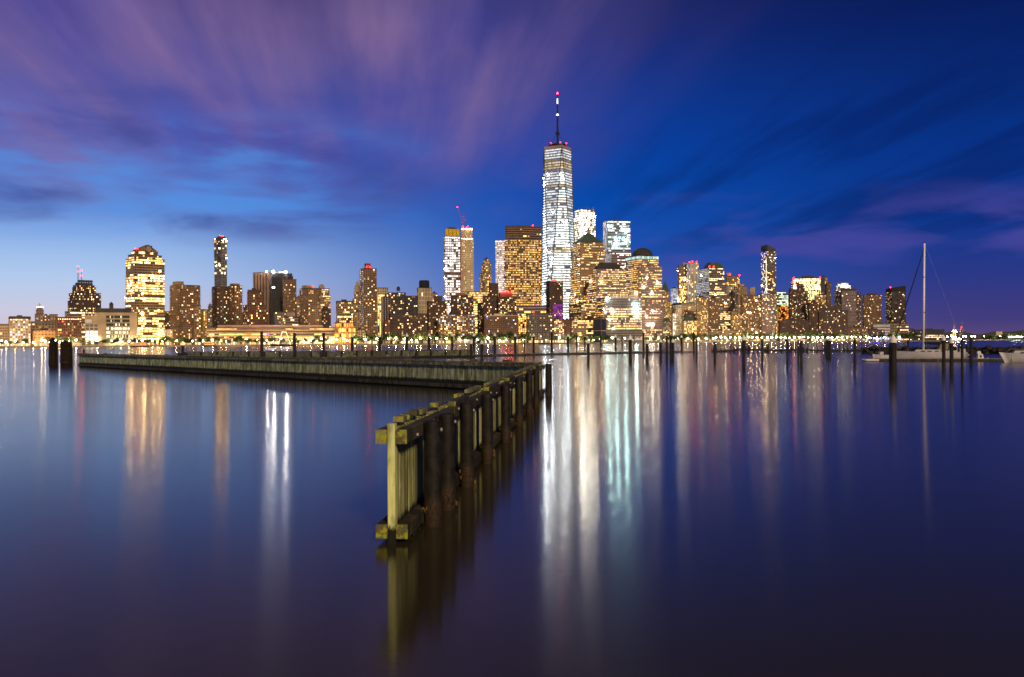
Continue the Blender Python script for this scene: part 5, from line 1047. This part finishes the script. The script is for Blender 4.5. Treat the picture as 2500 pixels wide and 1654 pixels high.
MARK = [(-99,75,'the block with a dark mansard'),(75,141,'the bright orange brick shed'),(141,205,'the red-brown block with a lit cornice'),(205,305,'the broad beige modern block'),(305,402,'the clock tower'),(402,500,'the wide balconied apartment slab'),
 (500,600,'the left third of the long terminal'),(600,710,'the middle of the long terminal'),(710,817,'the right third of the long terminal'),(817,870,'the amber floodlit hall'),(870,945,'the tall red-brown turreted tower'),(945,1045,'the dark block before the water tank'),
 (1045,1165,'the scaffolded tower'),(1165,1265,'the red-lamped apartment tower'),(1265,1395,'the magenta-windowed tower'),(1395,1500,'the copper pyramid tower'),(1500,1570,'the white tents'),(1570,1638,'the dome tower'),(1638,1702,'the ornate golden block'),
 (1702,1808,'the sloped-roof stone tower'),(1808,1898,'the slender crowned tower'),(1898,2005,'the wide lit slab'),(2005,2105,'the purplish banded tower'),(2105,2162,'the flat-topped apartment tower'),(2162,2400,'the slanted-top tower')]
CNT = {}
def which(what, px):
    for a_, b_, nm in MARK:
        if a_ <= px < b_: break
    k = (what, nm); CNT[k] = CNT.get(k, 0) + 1
    return '%s %s from the left below %s' % (ordn[CNT[k]-1], what, nm)
px = 4
while px < 812:
    k = rl.choices(('white','warm','orange','cool'), (5,4,1.2,2))[0]
    lamp(px, k, 'glowing waterfront lamp on the far shore left of the amber floodlit hall', 'waterfront lamps on the left far shore', rl.uniform(3,26), rl.uniform(.75,1.45)); px += rl.uniform(8,26)
px = 822
while px < 1500:
    k = rl.choices(('white','warm','cool'), (6,4,2))[0]
    lamp(px, k, 'glowing promenade lamp under the trees between the amber hall and the white tents', 'promenade lamps in the middle of the far shore', rl.uniform(3,14), rl.uniform(.7,1.35)); px += rl.uniform(9,32)
lamp(1526, 'big', 'dazzling blue-white floodlight beside the white tents on the far shore', None, 3)
px = 1572
while px < 1742:
    k = rl.choices(('white','warm','cool'), (5,3,3))[0]
    lamp(px, k, 'glowing promenade lamp between the white tents and the speckled tan apartment tower', 'promenade lamps right of the tents', rl.uniform(3,10), rl.uniform(.8,1.3)); px += rl.uniform(13,30)
px = 1748
while px < 2118:
    lamp(px, rl.choice(('white','white','warm')), 'globe lamp in the even row along the right-hand far promenade', 'even row of globe lamps on the right', rl.uniform(3,6), rl.uniform(1.1,1.5)); px += rl.uniform(9.5,13.5)
px = 2119
while px < 2202:
    lamp(px, 'blue', 'deep blue waterfront lamp near the foot of the slanted-top tower', 'blue waterfront lamps', rl.uniform(2,16), rl.uniform(.8,1.3)); px += rl.uniform(4,8)
for px in (2122,2141,2160,2184,2196): lamp(px, 'white', 'white lamp among the deep blue waterfront lamps', 'white lamps among the blue ones', 3, 1.2)
# small lights at the foot of the sea wall on the right
px = 1762; smm = MB(); smm.ball(0,0,0,.42,7,4); smm_ = smm.mesh('globe', emit('lamp_edge',(1,.84,.66),40)); smb = MB(); smb.box(-.2,.2,-.3,.5,.3,.7); smb_ = smb.mesh('bracket', POLE)
while px < 2110:
    d = shore_d(px)-.8; e = empty('edge_light', (gx(px,d), d, .9)); tag(e, which('small low sea wall light', px), 'light', 'sea wall edge lights'); link('globe', smm_, e); link('bracket', smb_, e); px += rl.uniform(10,19)

# trees
LEAF = []
for k, c_ in enumerate(((.07,.11,.03),(.09,.13,.035),(.05,.08,.028))): LEAF.append(mat('leaf_%d' % k, c_, .8, .2, .45, 1.5))
TRUNK = mat('tree_bark', (.06,.045,.035), .9)
def tree_mesh(seed, h, rx, mk):
    r = random.Random(seed); t = MB(); t.tube((0,0,0),(0.1,0,h*.45),.28,6,r2=.16)
    for q in range(5): a = r.random()*6.28; t.tube((0.1,0,h*.36),(math.cos(a)*rx*.6,math.sin(a)*rx*.6,h*r.uniform(.55,.8)),.12,4,r2=.04)
    f = MB(); lobes = [(r.uniform(-.55,.55)*rx, r.uniform(-.55,.55)*rx, h*r.uniform(.45,.82), rx*r.uniform(.35,.6)) for _ in range(9)]
    for q in range(420):
        lx, ly, lz, lr = r.choice(lobes); a, b_ = r.random()*6.28, math.acos(r.uniform(-1,1)); rr = lr*r.uniform(.6,1.05)
        c = Vector((lx+rr*math.sin(b_)*math.cos(a), ly+rr*math.sin(b_)*math.sin(a), lz+rr*.85*math.cos(b_))); s = r.uniform(.35,.75)
        u = Vector((r.gauss(0,1),r.gauss(0,1),r.gauss(0,1))).normalized()*s; v = u.orthogonal().normalized()*s*r.uniform(.5,.9)
        f.face([c-u-v*.3, c+v, c+u-v*.2, c-v])
    return t.mesh('trunk', TRUNK), f.mesh('crown', LEAF[mk])
TM = [tree_mesh(50+k, (9,10.5,8,12,9.5,11)[k], (4.2,5,4.5,5.2,4.8,4.4)[k], k % 3) for k in range(6)]
def tree(px, sc_, label, group, back):
    label = which('tall dark shore tree' if sc_ > 1.4 else 'round green shore tree', px)
    d = shore_d(px)+back; e = empty('tree', (gx(px,d),d,GZ), rl.random()*6); e.scale = (sc_*rl.uniform(.9,1.15), sc_*rl.uniform(.9,1.15), sc_); tag(e, label, 'tree', group)
    k = rl.randrange(6); link('trunk', TM[k][0], e); c_ = link('crown', TM[k][1], e); c_['kind'] = 'stuff'
px = 4
while px < 815:
    if not (75 < px < 112): tree(px, rl.uniform(.75,1.25), 'small lamp-lit green tree on the waterfront left of the amber floodlit hall', 'trees on the left far shore', rl.uniform(6,14))
    px += rl.uniform(9,24)
px = 868
while px < 1500: tree(px, rl.uniform(1.15,1.7), 'round dark tree on the promenade between the amber hall and the white tents', 'trees in the middle of the far shore', rl.uniform(7,16)); px += rl.uniform(9,19)
px = 1576
while px < 1645: tree(px, rl.uniform(.8,1.1), 'tree right of the white tents below the dome tower', 'trees right of the tents', rl.uniform(7,16)); px += rl.uniform(9,14)
px = 1636
while px < 1702: tree(px, rl.uniform(1.4,1.75), 'tall dark tree in the clipped row below the ornate golden block', 'tall tree row', 8); px += 8.5
px = 1706
while px < 2235: tree(px, rl.uniform(1.3,2.1), 'dark tree behind the even row of globe lamps on the right', 'trees behind the right-hand lamp row', rl.uniform(8,22)); px += rl.uniform(9,20)

# tents
TENT = mat('tent_fabric', (.72,.66,.70), .7, .3, .05, .5)
for px, w, lab in ((1506,20,'white peaked tent left of the blue-white floodlight'), (1540,17,'white peaked tent just right of the blue-white floodlight'), (1557,24,'wide mauve peaked tent at the right end of the tents')):
    d = shore_d(px)+12; e = empty('tent', (gx(px,d),d,GZ)); tag(e, lab, 'tent', 'tents on the far promenade'); ww = w*d/F/2; m_ = MB()
    m_.idx([(-ww,-6,4),(ww,-6,4),(ww,6,4),(-ww,6,4),(-ww*.45,-2.5,6.2),(ww*.45,-2.5,6.2),(ww*.45,2.5,6.2),(-ww*.45,2.5,6.2),(0,0,8.6)], [(0,1,5,4),(1,2,6,5),(2,3,7,6),(3,0,4,7),(4,5,8),(5,6,8),(6,7,8),(7,4,8)]); m_.build('canopy', TENT, e)
    for sx in (-1,1):
        for sy in (-1,1): m_ = MB(); m_.tube((sx*ww*.96,sy*5.8,0),(sx*ww*.96,sy*5.8,4),.12,5); m_.build('pole', POLE, e)

# ships on the far shore
def hull_mb(L, beam, free, draft=.5, sheer=.3, transom=.75, n=14, rake=.1):
    mb = MB(); secs = []
    for i in range(n+1):
        t = i/n; b = beam/2*min(1, (t/.42)**.62 if t < .42 else 1 - (1-transom)*((t-.42)/.58)**2); b = max(b, .02)
        zs = free + sheer*(1-t)**2*1.0 + sheer*.25*t*t; x = -L/2 + L*t; kz = -draft*math.sin(math.pi*min(1,.12+t*.8))
        off = -rake*L*(1-t)**3
        secs.append([(x+off*1.0, b, zs), (x+off*.6, b*.97, zs*.55), (x+off*.2, b*.82, 0.02), (x, b*.45, kz*.75), (x, 0.0, kz)])
    v = []
    for s in secs: v += s + [(x, -y, z) for x, y, z in s[3::-1]]
    m = 9; f = []
    for i in range(n):
        for j in range(m-1): a = i*m+j; f.append((a, a+m, a+m+1, a+1))
    f.append(tuple(range(m))[::-1]); f.append(tuple(n*m+k for k in range(m)))
    mb.idx(v, f)
    deck = MB(); dv = [(s[0][0], s[0][1]*.985, s[0][2]+.012) for s in secs] + [(s[0][0], -s[0][1]*.985, s[0][2]+.012) for s in secs]
    deck.idx(dv, [(i, i+n+1, i+n+2, i+1) for i in range(n)])
    return mb, deck, secs
BOATW = mat('boat_white', (.46,.43,.45), .35, .5, .10, 1.2); DECKM = mat('boat_deck', (.42,.40,.41), .6, .3, .08, 2); DARKGL = mat('boat_glass', (.015,.015,.02), .1, .6, .1, 1); BLACKM = mat('black_canvas', (.012,.012,.015), .8)
d = shore_d(690)-16; e = empty('tall_ship', (gx(694,d),d,0), 0.05); tag(e, 'moored ship whose rigging is outlined by strings of lights', 'ship')
hb, dk, _ = hull_mb(34,7,2.2,1.0,1.2); hb.build('hull', wm('black'), e); dk.build('deck', wm('brown'), e)
gl = emit('string_light', (1,.55,.22), 4, False)
for x0_, x1_ in ((-8,-2.5),(8.5,2.5)): m_ = MB(); m_.tube((x0_,0,2.5),(x1_,0,20),.28,5); m_.build('light_string', gl, e)
m_ = MB(); m_.tube((-2.5,0,20),(2.5,0,19),.28,5); m_.build('light_string', gl, e)
for x_ in (-2.4,2.4): m_ = MB(); m_.tube((x_,0,2),(x_,0,21),.3,6,r2=.15); m_.build('mast', wm('brown'), e)
for px, L, lab in ((343,24,'orange-lit ferry moored below the clock tower'), (512,18,'small orange-lit boat moored left of the long terminal')):
    d = shore_d(px)-9; e = empty('ferry', (gx(px,d),d,0)); tag(e, lab, 'ferry'); hb, dk, _ = hull_mb(L,6,1.6,.8,.5); hb.build('hull', wm('dkgrey'), e); dk.build('deck', wm('grey'), e)
    for lv in range(2):
        m_ = MB(); m_.box(-L*.4+lv,L*.42-lv,-2.4,2.4,1.7+lv*2.6,3.9+lv*2.6); m_.build('cabin', wm('orange'), e)
        m_ = MB()
        for q in range(9): a0=-L*.37+lv+q*(L*.76-2*lv)/9; m_.face([(a0,-2.5,2.3+lv*2.6),(a0+1.6,-2.5,2.3+lv*2.6),(a0+1.6,-2.5,3.4+lv*2.6),(a0,-2.5,3.4+lv*2.6)],(1.4,.62,.2,1))
        m_.build('windows', GLASS, e, kind='stuff')
d = shore_d(1727)-8; e = empty('schooner', (gx(1727,d),d,0)); tag(e, 'tall bare white ship mast at the quay below the brown apartment tower', 'ship'); hb, dk, _ = hull_mb(30,6,1.8,.8,.8); hb.build('hull', BOATW, e); dk.build('deck', DECKM, e)
m_ = MB(); m_.tube((0,0,1.5),(0,0,zt(1727,783,d)),.38,6,r2=.2); m_.build('mast', BOATW, e)
for zz_ in (16,25): m_ = MB(); m_.tube((-3.4,0,zz_),(3.4,0,zz_),.18,5); m_.build('yard', BOATW, e)
# ferry far right
d = 1900; e = empty('ferry', (gx(2334,d,830),d,0)); tag(e, 'white ferry with a bright row of deck lights behind the right-hand piles', 'ferry'); hb, dk, _ = hull_mb(26,7,2.2,.8,.6); hb.build('hull', BOATW, e); dk.build('deck', DECKM, e)
m_ = MB(); m_.box(-9,10,-2.8,2.8,2.3,4.6); m_.build('cabin', BOATW, e)
for q in range(10): m_ = MB(); m_.ball(-8.5+q*2,-3,5.0,.5,7,4); m_.build('deck_light', MATS['lamp_white'], e)
m_ = MB(); m_.tube((13,0,2),(13,0,10),.2,5); m_.build('mast', BOATW, e)

# far shore beyond the river mouth
fs = MB(); fs.prism([(gx(2296,3300),3300),(gx(2420,3250),3250),(gx(2700,3000),3000),(gx(3200,2900),2900),(4200,6500),(gx(2296,6500),6500)], -2, 1.6); fs.build('far_shore', MATS['paving'], kind='structure')
hl = MB(); N_ = 40; top = []
for i in range(N_+1):
    p = 2250 + i*(2900-2250)/N_; top.append((gx(p,8000), 8000, zt(p, 811-3.5*math.sin(i*.55)-2.5*math.sin(i*1.3)+ (6 if p < 2300 else 0), 8000)))
hl.idx([(x,y,-5) for x,y,z in top]+top+[(x*1.05,y+900,-5) for x,y,z in top], [(i,i+1,N_+2+i,N_+1+i) for i in range(N_)]+[(N_+1+i,N_+2+i,2*N_+3+i,2*N_+2+i) for i in range(N_)])
hl.build('hills', mat('far_hill', (.06,.055,.07), .95), kind='structure')
# wooded point on the right: trees too dense to tell apart
wd = MB(); rw = random.Random(8)
for i in range(46):
    p = 2402 + i*6.5; dd = 3180 - i*4 + rw.uniform(-20,40); ht = (14 + 14*min(1, i/14))*rw.uniform(.8,1.1); rx = rw.uniform(7,12); x_ = gx(p, dd)
    wd.tube((x_,dd,0),(x_,dd,ht*.5),.5,5)
    for q in range(90):
        a, b_ = rw.random()*6.28, math.acos(rw.uniform(-1,1)); rr = rw.uniform(.6,1.05); c = Vector((x_+rx*rr*math.sin(b_)*math.cos(a), dd+rx*rr*math.sin(b_)*math.sin(a), ht*.6+ht*.42*rr*math.cos(b_))); u = Vector((rw.gauss(0,1),rw.gauss(0,1),rw.gauss(0,1))).normalized()*rw.uniform(1.5,3.2); v = u.orthogonal()*.7
        wd.face([c-u, c+v, c+u, c-v])
o = wd.build('woodland', LEAF[2], kind='stuff'); tag(o, 'dark mass of trees on the far point at the right edge', 'woodland')
for px, h, lab in ((2410,11,'pale low shed among lamps on the far right shore'),(2438,16,'small tan block above the trees on the far right shore')):
    dd = 3300 if h == 11 else 3600; e = empty('shed', (gx(px,dd),dd,1.6)); tag(e, lab, 'shed'); m_ = MB(); m_.box(-11,11,-6,6,0,h*1.9 if h == 16 else h); m_.build('wall', wm('cream'), e); m_ = MB(); hh_ = h*1.9 if h == 16 else h; m_.box(-11.5,11.5,-6.5,6.5,hh_+.02,hh_+.9); m_.build('roof', wm('grey'), e)
kk = ['warm','white','orange','white','warm','cool','white','warm','white','white','warm']
for i, px in enumerate((2352,2358,2372,2380,2402,2409,2420,2430,2442,2452,2458)):
    dd = 3225 if px < 2420 else 3190; e = empty('street_lamp', (gx(px,dd),dd,1.6)); e.scale = (1.9,1.9,1.9); tag(e, '%s bright harbour lamp from the left on the far shore beyond the ferry' % ordn[i], 'lamp', 'harbour lamps on the far right shore'); k = kk[i]; link('pole', LM[k][0], e); link('globe', LM[k][1], e)
for i in range(8):
    px = 2464+i*6; dd = 3120; e = empty('street_lamp', (gx(px,dd),dd,1.6)); e.scale = (1.5,1.5,1.5); tag(e, '%s lamp from the left below the dark trees on the far right point' % ordn[i], 'lamp', 'lamps below the far right trees'); link('pole', LM['white' if i % 3 else 'cool'][0], e); link('globe', LM['white' if i % 3 else 'cool'][1], e)
for i, px in enumerate((2262,2278,2294,2302,2313)):
    dd = 2950; e = empty('street_lamp', (gx(px,dd),dd,1.6)); e.scale = (1.7,1.7,1.7); tag(e, '%s quay lamp from the left between the sailboat mast and the white ferry' % ordn[i], 'lamp', 'quay lamps right of the mast'); link('pole', LM['white'][0], e); link('globe', LM['white'][1], e)
for px, yt, lab in ((2329.5,790,'left container crane hung with lamps on the far right shore'), (2347.5,785,'right container crane with a red lamp on the far right shore')):
    dd = 4000; e = empty('container_crane', (gx(px,dd),dd,1.6)); tag(e, lab, 'crane'); H_ = zt(px,yt,dd)-1.6; GR = mat('crane_grey',(.16,.13,.15),.6)
    for sx in (-1,1):
        for sy in (-1,1): m_ = MB(); m_.tube((sx*7,sy*6,0),(sx*4,sy*4,H_*.55),1.0,5); m_.build('leg', GR, e)
    m_ = MB(); m_.box(-9,9,-4,4,H_*.5,H_*.58); m_.build('portal_beam', GR, e)
    m_ = MB(); m_.tube((-2,0,H_*.55),(-1.5 if 'left' in lab else 3,0,H_),1.3,5); m_.tube((3,0,H_*.55),(2.5 if 'left' in lab else 5,0,H_*.97),1.1,5)
    for q in range(6): z_ = H_*(.58+.065*q); m_.tube((-2,0,z_),(4,0,z_+H_*.05),.5,4)
    m_.build('raised_boom', GR, e)
    if 'left' in lab:
        for x_, z_ in ((-6,.52),(1,.55),(5,.5),(-14,.25),(-8,.22),(2,.2)): m_ = MB(); m_.ball(x_,-7,H_*z_,1.8,7,4); m_.build('work_lamp', MATS['lamp_warm'], e)
    else: m_ = MB(); m_.ball(-3,-5,H_*.66,1.6,7,4); m_.build('red_lamp', RED, e)

# ================================================================== MARINA
ma, mb2 = Vector((gx(2128,163),163,0)), Vector((gx(2640,151),151,0)); vm = mb2-ma; Lm = vm.length
md = empty('marina_dock', ma, math.atan2(vm.y,vm.x)); tag(md, 'low wooden marina dock in front of the moored sailboat', 'dock')
ns_ = 6
for i in range(ns_):
    m_ = MB(); m_.box(i*Lm/ns_+.04,(i+1)*Lm/ns_-.04,-.9,.9,-.2,.36); m_.build('pontoon', DOCK, md)
    m_ = MB(); m_.box(i*Lm/ns_+.02,(i+1)*Lm/ns_-.02,-1,1,.365,.46); m_.build('deck', mat('marina_deck',(.22,.19,.17),.85,.2,.35,1.0), md)
    m_ = MB(); m_.box(i*Lm/ns_+2,i*Lm/ns_+2.3,-.95,-.75,.465,.6); m_.build('cleat', STEEL, md)
# sailboat, bow to the left
ds = 168.0; bowx, sternx = gx(2188,ds), gx(2369,ds); LB = sternx-bowx
sb = empty('sailboat', ((bowx+sternx)/2, ds+1.6, 0), math.atan2(vm.y,vm.x)*.6); tag(sb, 'white sailboat with a tall bare mast moored at the marina dock', 'sailboat')
hb, dk, secs = hull_mb(LB*.93, 3.9, 1.30, .5, .32, .72, rake=.06); h_ = hb.build('hull', BOATW, sb, smooth=True); dk.build('deck', DECKM, sb)
m_ = MB(); m_.prism([(-LB*.20,-.9),(-LB*.02,-1.25),(LB*.16,-1.3),(LB*.16,1.3),(-LB*.02,1.25),(-LB*.20,.9)],1.36,1.80,.86); cab = m_.build('coachroof', DECKM, sb)
for x_ in (-1.5,-.4,.7,1.6): m_ = MB(); m_.box(x_,x_+.62,-1.29,-1.15,1.47,1.62); m_.build('port_window', DARKGL, cab)
m_ = MB(); m_.prism([(LB*.17,-1.2),(LB*.34,-1.2),(LB*.34,1.2),(LB*.17,1.2)],1.34,1.62,.95); m_.build('cockpit_coaming', DECKM, sb)
sp_ = MB(); sp_.idx([(LB*.10,-1.1,1.8),(LB*.22,-1.2,1.8),(LB*.22,1.2,1.8),(LB*.10,1.1,1.8),(LB*.13,-1,2.75),(LB*.23,-1.1,2.85),(LB*.23,1.1,2.85),(LB*.13,1,2.75)],[(0,1,5,4),(2,3,7,6),(3,0,4,7),(4,5,6,7)]); sp_.build('spray_hood', mat('canvas_tan',(.20,.17,.10),.9), sb)
mastx = gx(2254.5,ds+1.6)-sb.location.x+.05; mtop = zt(2257,592,ds)
m_ = MB(); m_.tube((mastx,0,1.5),(mastx+.28,0,mtop),.19,10,r2=.15); mast = m_.build('mast', mat('mast_white',(.85,.80,.78),.35,.5,.04,1), sb, smooth=True)
for zz_, w in ((zt(2256,676,ds),.95),(zt(2255,763,ds),1.2)):
    m_ = MB(); m_.tube((mastx+.15,-w,zz_),(mastx+.15,w,zz_+.05),.035,5); m_.tube((mastx+.15,0,zz_-.06),(mastx+.15,0,zz_+.1),.18,8); m_.build('spreader', BLACKM, mast)
m_ = MB(); m_.tube((mastx-.3,0,mtop+.05),(mastx+.5,0,mtop+.1),.03,4); m_.tube((mastx+.3,0,mtop),(mastx+.3,0,mtop+.5),.015,4); m_.build('wind_vane', BLACKM, mast)
m_ = MB(); m_.tube((mastx+.1,0,2.75),(mastx+4.6,0,2.65),.09,8); bm_ = m_.build('boom', BLACKM, sb)
m_ = MB(); m_.lathe(0,0,[(.20,0),(.24,.15),(.26,2.2),(.2,4.3),(.06,4.4)],8); sc_o = m_.build('sail_cover', BLACKM, bm_); sc_o.location = (mastx+.05,0,2.95); sc_o.rotation_euler = (0,R(91),0)
m_ = MB(); m_.tube((mastx+.02,0,2.7),(mastx+.06,0,5.4),.17,8); m_.build('dark_mast_section', BLACKM, mast)  # lower stretch of the mast drawn black
bow = (-LB*.5+.2,0,1.65); m_ = MB(); m_.tube(bow,(mastx+.2,0,mtop-1.0),.12,6,r2=.08); m_.build('furled_jib', mat('furl_blue',(.012,.016,.03),.7), sb)
for (p_, q_, nm) in (((LB*.46,0,1.3),(mastx+.28,0,mtop),'backstay'),((mastx+.3,-1.6,1.3),(mastx+.2,-.15,mtop-.6),'shroud'),((mastx+.3,1.6,1.3),(mastx+.2,.15,mtop-.6),'shroud')): m_ = MB(); m_.tube(p_,q_,.010,4); m_.build(nm, STEEL, sb)
for q in range(7):
    x_ = -LB*.42+q*LB*.13; m_ = MB(); m_.tube((x_,-1.5 if q else -.6,1.35),(x_,-1.5 if q else -.6,2.0),.02,5); m_.build('stanchion', STEEL, sb)
m_ = MB(); m_.tube((-LB*.5+.3,-.3,1.6),(-LB*.46,-.35,2.2),.025,5); m_.tube((-LB*.46,-.35,2.2),(-LB*.38,-.8,2.1),.025,5); m_.tube((-LB*.46,.35,2.2),(-LB*.46,-.35,2.2),.025,5); m_.build('bow_rail', STEEL, sb)
m_ = MB(); m_.box(LB*.40,LB*.44,-1.2,1.2,1.32,1.9); m_.tube((LB*.35,0,1.4),(LB*.35,0,2.3),.05,6); m_.build('wheel_pedestal', BOATW, sb)
m_ = MB()
for sx in (-.3,.3): m_.tube((LB*.46,sx,1.35),(LB*.535,sx,.35),.05,5)
for q in range(4): m_.tube((LB*.47+q*.25,-.3,1.2-q*.25),(LB*.47+q*.25,.3,1.2-q*.25),.04,5)
m_.build('stern_ladder', BOATW, sb)
# inflatable dinghy
de = empty('dinghy', (gx(2125,160),160.2,0), 0.06); tag(de, 'small white inflatable dinghy tied at the left end of the marina dock', 'dinghy')
m_ = MB()
for sy in (-1,1): m_.tube((-.9,sy*.45,.24),(1.2,sy*.5,.22),.19,10); m_.tube((-.9,sy*.45,.24),(-1.3,0,.34),.19,10,r2=.14)
m_.build('tube_ring', BOATW, de); m_ = MB(); m_.box(-.9,1.1,-.4,.4,.06,.12); m_.build('floor', BLACKM, de); m_ = MB(); m_.box(.3,.55,-.45,.45,.34,.39); m_.build('thwart', DECKM, de); m_ = MB(); m_.box(1.1,1.2,-.4,.4,.05,.45); m_.build('transom', BLACKM, de)
# small outboard skiff
de = empty('skiff', (gx(2154,170),170.5,0), 0.05); tag(de, 'little white skiff with a dark outboard between the dinghy and the sailboat bow', 'skiff')
hb, dk, _ = hull_mb(2.6,1.3,.85,.3,.22,.85); hb.build('hull', BOATW, de, smooth=True); dk.build('deck', DECKM, de); m_ = MB(); m_.box(-.35,.25,-.35,.35,.95,1.45); m_.build('console', BOATW, de); m_ = MB(); m_.idx([(-.35,-.35,1.46),(-.35,.35,1.46),(-.2,.3,1.8),(-.2,-.3,1.8)],[(0,1,2,3)]); m_.build('windscreen', DARKGL, de)
m_ = MB(); m_.lathe(1.45,0,[(.10,.2),(.16,.75),(.2,.9),(.2,1.3),(.12,1.42)],10); m_.build('outboard', BLACKM, de)
# power pedestal on the dock
pe = empty('dock_pedestal', (gx(2385,158),157.0,.465)); tag(pe, 'white service pedestal with a hooded top on the dock right of the sailboat', 'pedestal')
m_ = MB(); m_.prism([(-.5,-.3),(.5,-.3),(.5,.3),(-.5,.3)],0,.72,.7); m_.build('body', BOATW, pe); m_ = MB(); m_.box(-.12,.14,-.33,-.24,.15,.5); m_.build('door_panel', DARKGL, pe); m_ = MB(); m_.prism([(-.5,-.22),(.12,-.22),(.12,.22),(-.5,.22)],.74,1.16,.72); m_.build('hood', BOATW, pe)
# motor cruiser at the right edge
mc = empty('motor_cruiser', (gx(2465,146)+4.1, 147.5, 0), -0.05); tag(mc, 'white motor cruiser with its pointed bow entering at the right edge', 'motorboat')
hb, dk, _ = hull_mb(7.6,2.9,1.12,.35,.42,.9,rake=.14); hb.build('hull', BOATW, mc, smooth=True); dk.build('deck', DECKM, mc)
m_ = MB(); m_.prism([(-3.0,-.4),(-1.6,-1.0),(1.2,-1.15),(1.2,1.15),(-1.6,1.0),(-3.0,.4)],1.22,1.78,.80); c_o = m_.build('foredeck_cabin', DECKM, mc)
m_ = MB(); m_.box(-2.0,-1.2,-1.02,-.86,1.42,1.56); m_.build('side_window', DARKGL, c_o)
m_ = MB(); m_.idx([(-.6,-1,1.75),(-.6,1,1.75),(.2,.9,2.35),(.2,-.9,2.35),(1.6,-1.1,1.7),(1.6,1.1,1.7),(1.5,-1,2.3),(1.5,1,2.3)],[(0,1,2,3),(0,3,6,4),(1,5,7,2)]); m_.build('windscreen', DARKGL, mc)
m_ = MB(); m_.tube((-3.9,0,1.55),(-3.3,-.5,2.05),.02,5); m_.tube((-3.3,-.5,2.05),(-1.2,-1.1,1.95),.02,5); m_.tube((-3.3,-.5,2.05),(-3.3,.5,2.05),.02,5); m_.build('bow_rail', STEEL, mc)
m_ = MB(); m_.box(.4,3.6,-1.1,1.1,2.38,2.5); m_.build('canvas_top', BLACKM, mc)
m_ = MB(); m_.tube((-3.2,-.6,.25),(-3.2,-.6,.9),.11,8); m_.build('fender', mat('fender_yellow',(.45,.42,.08),.5), mc)
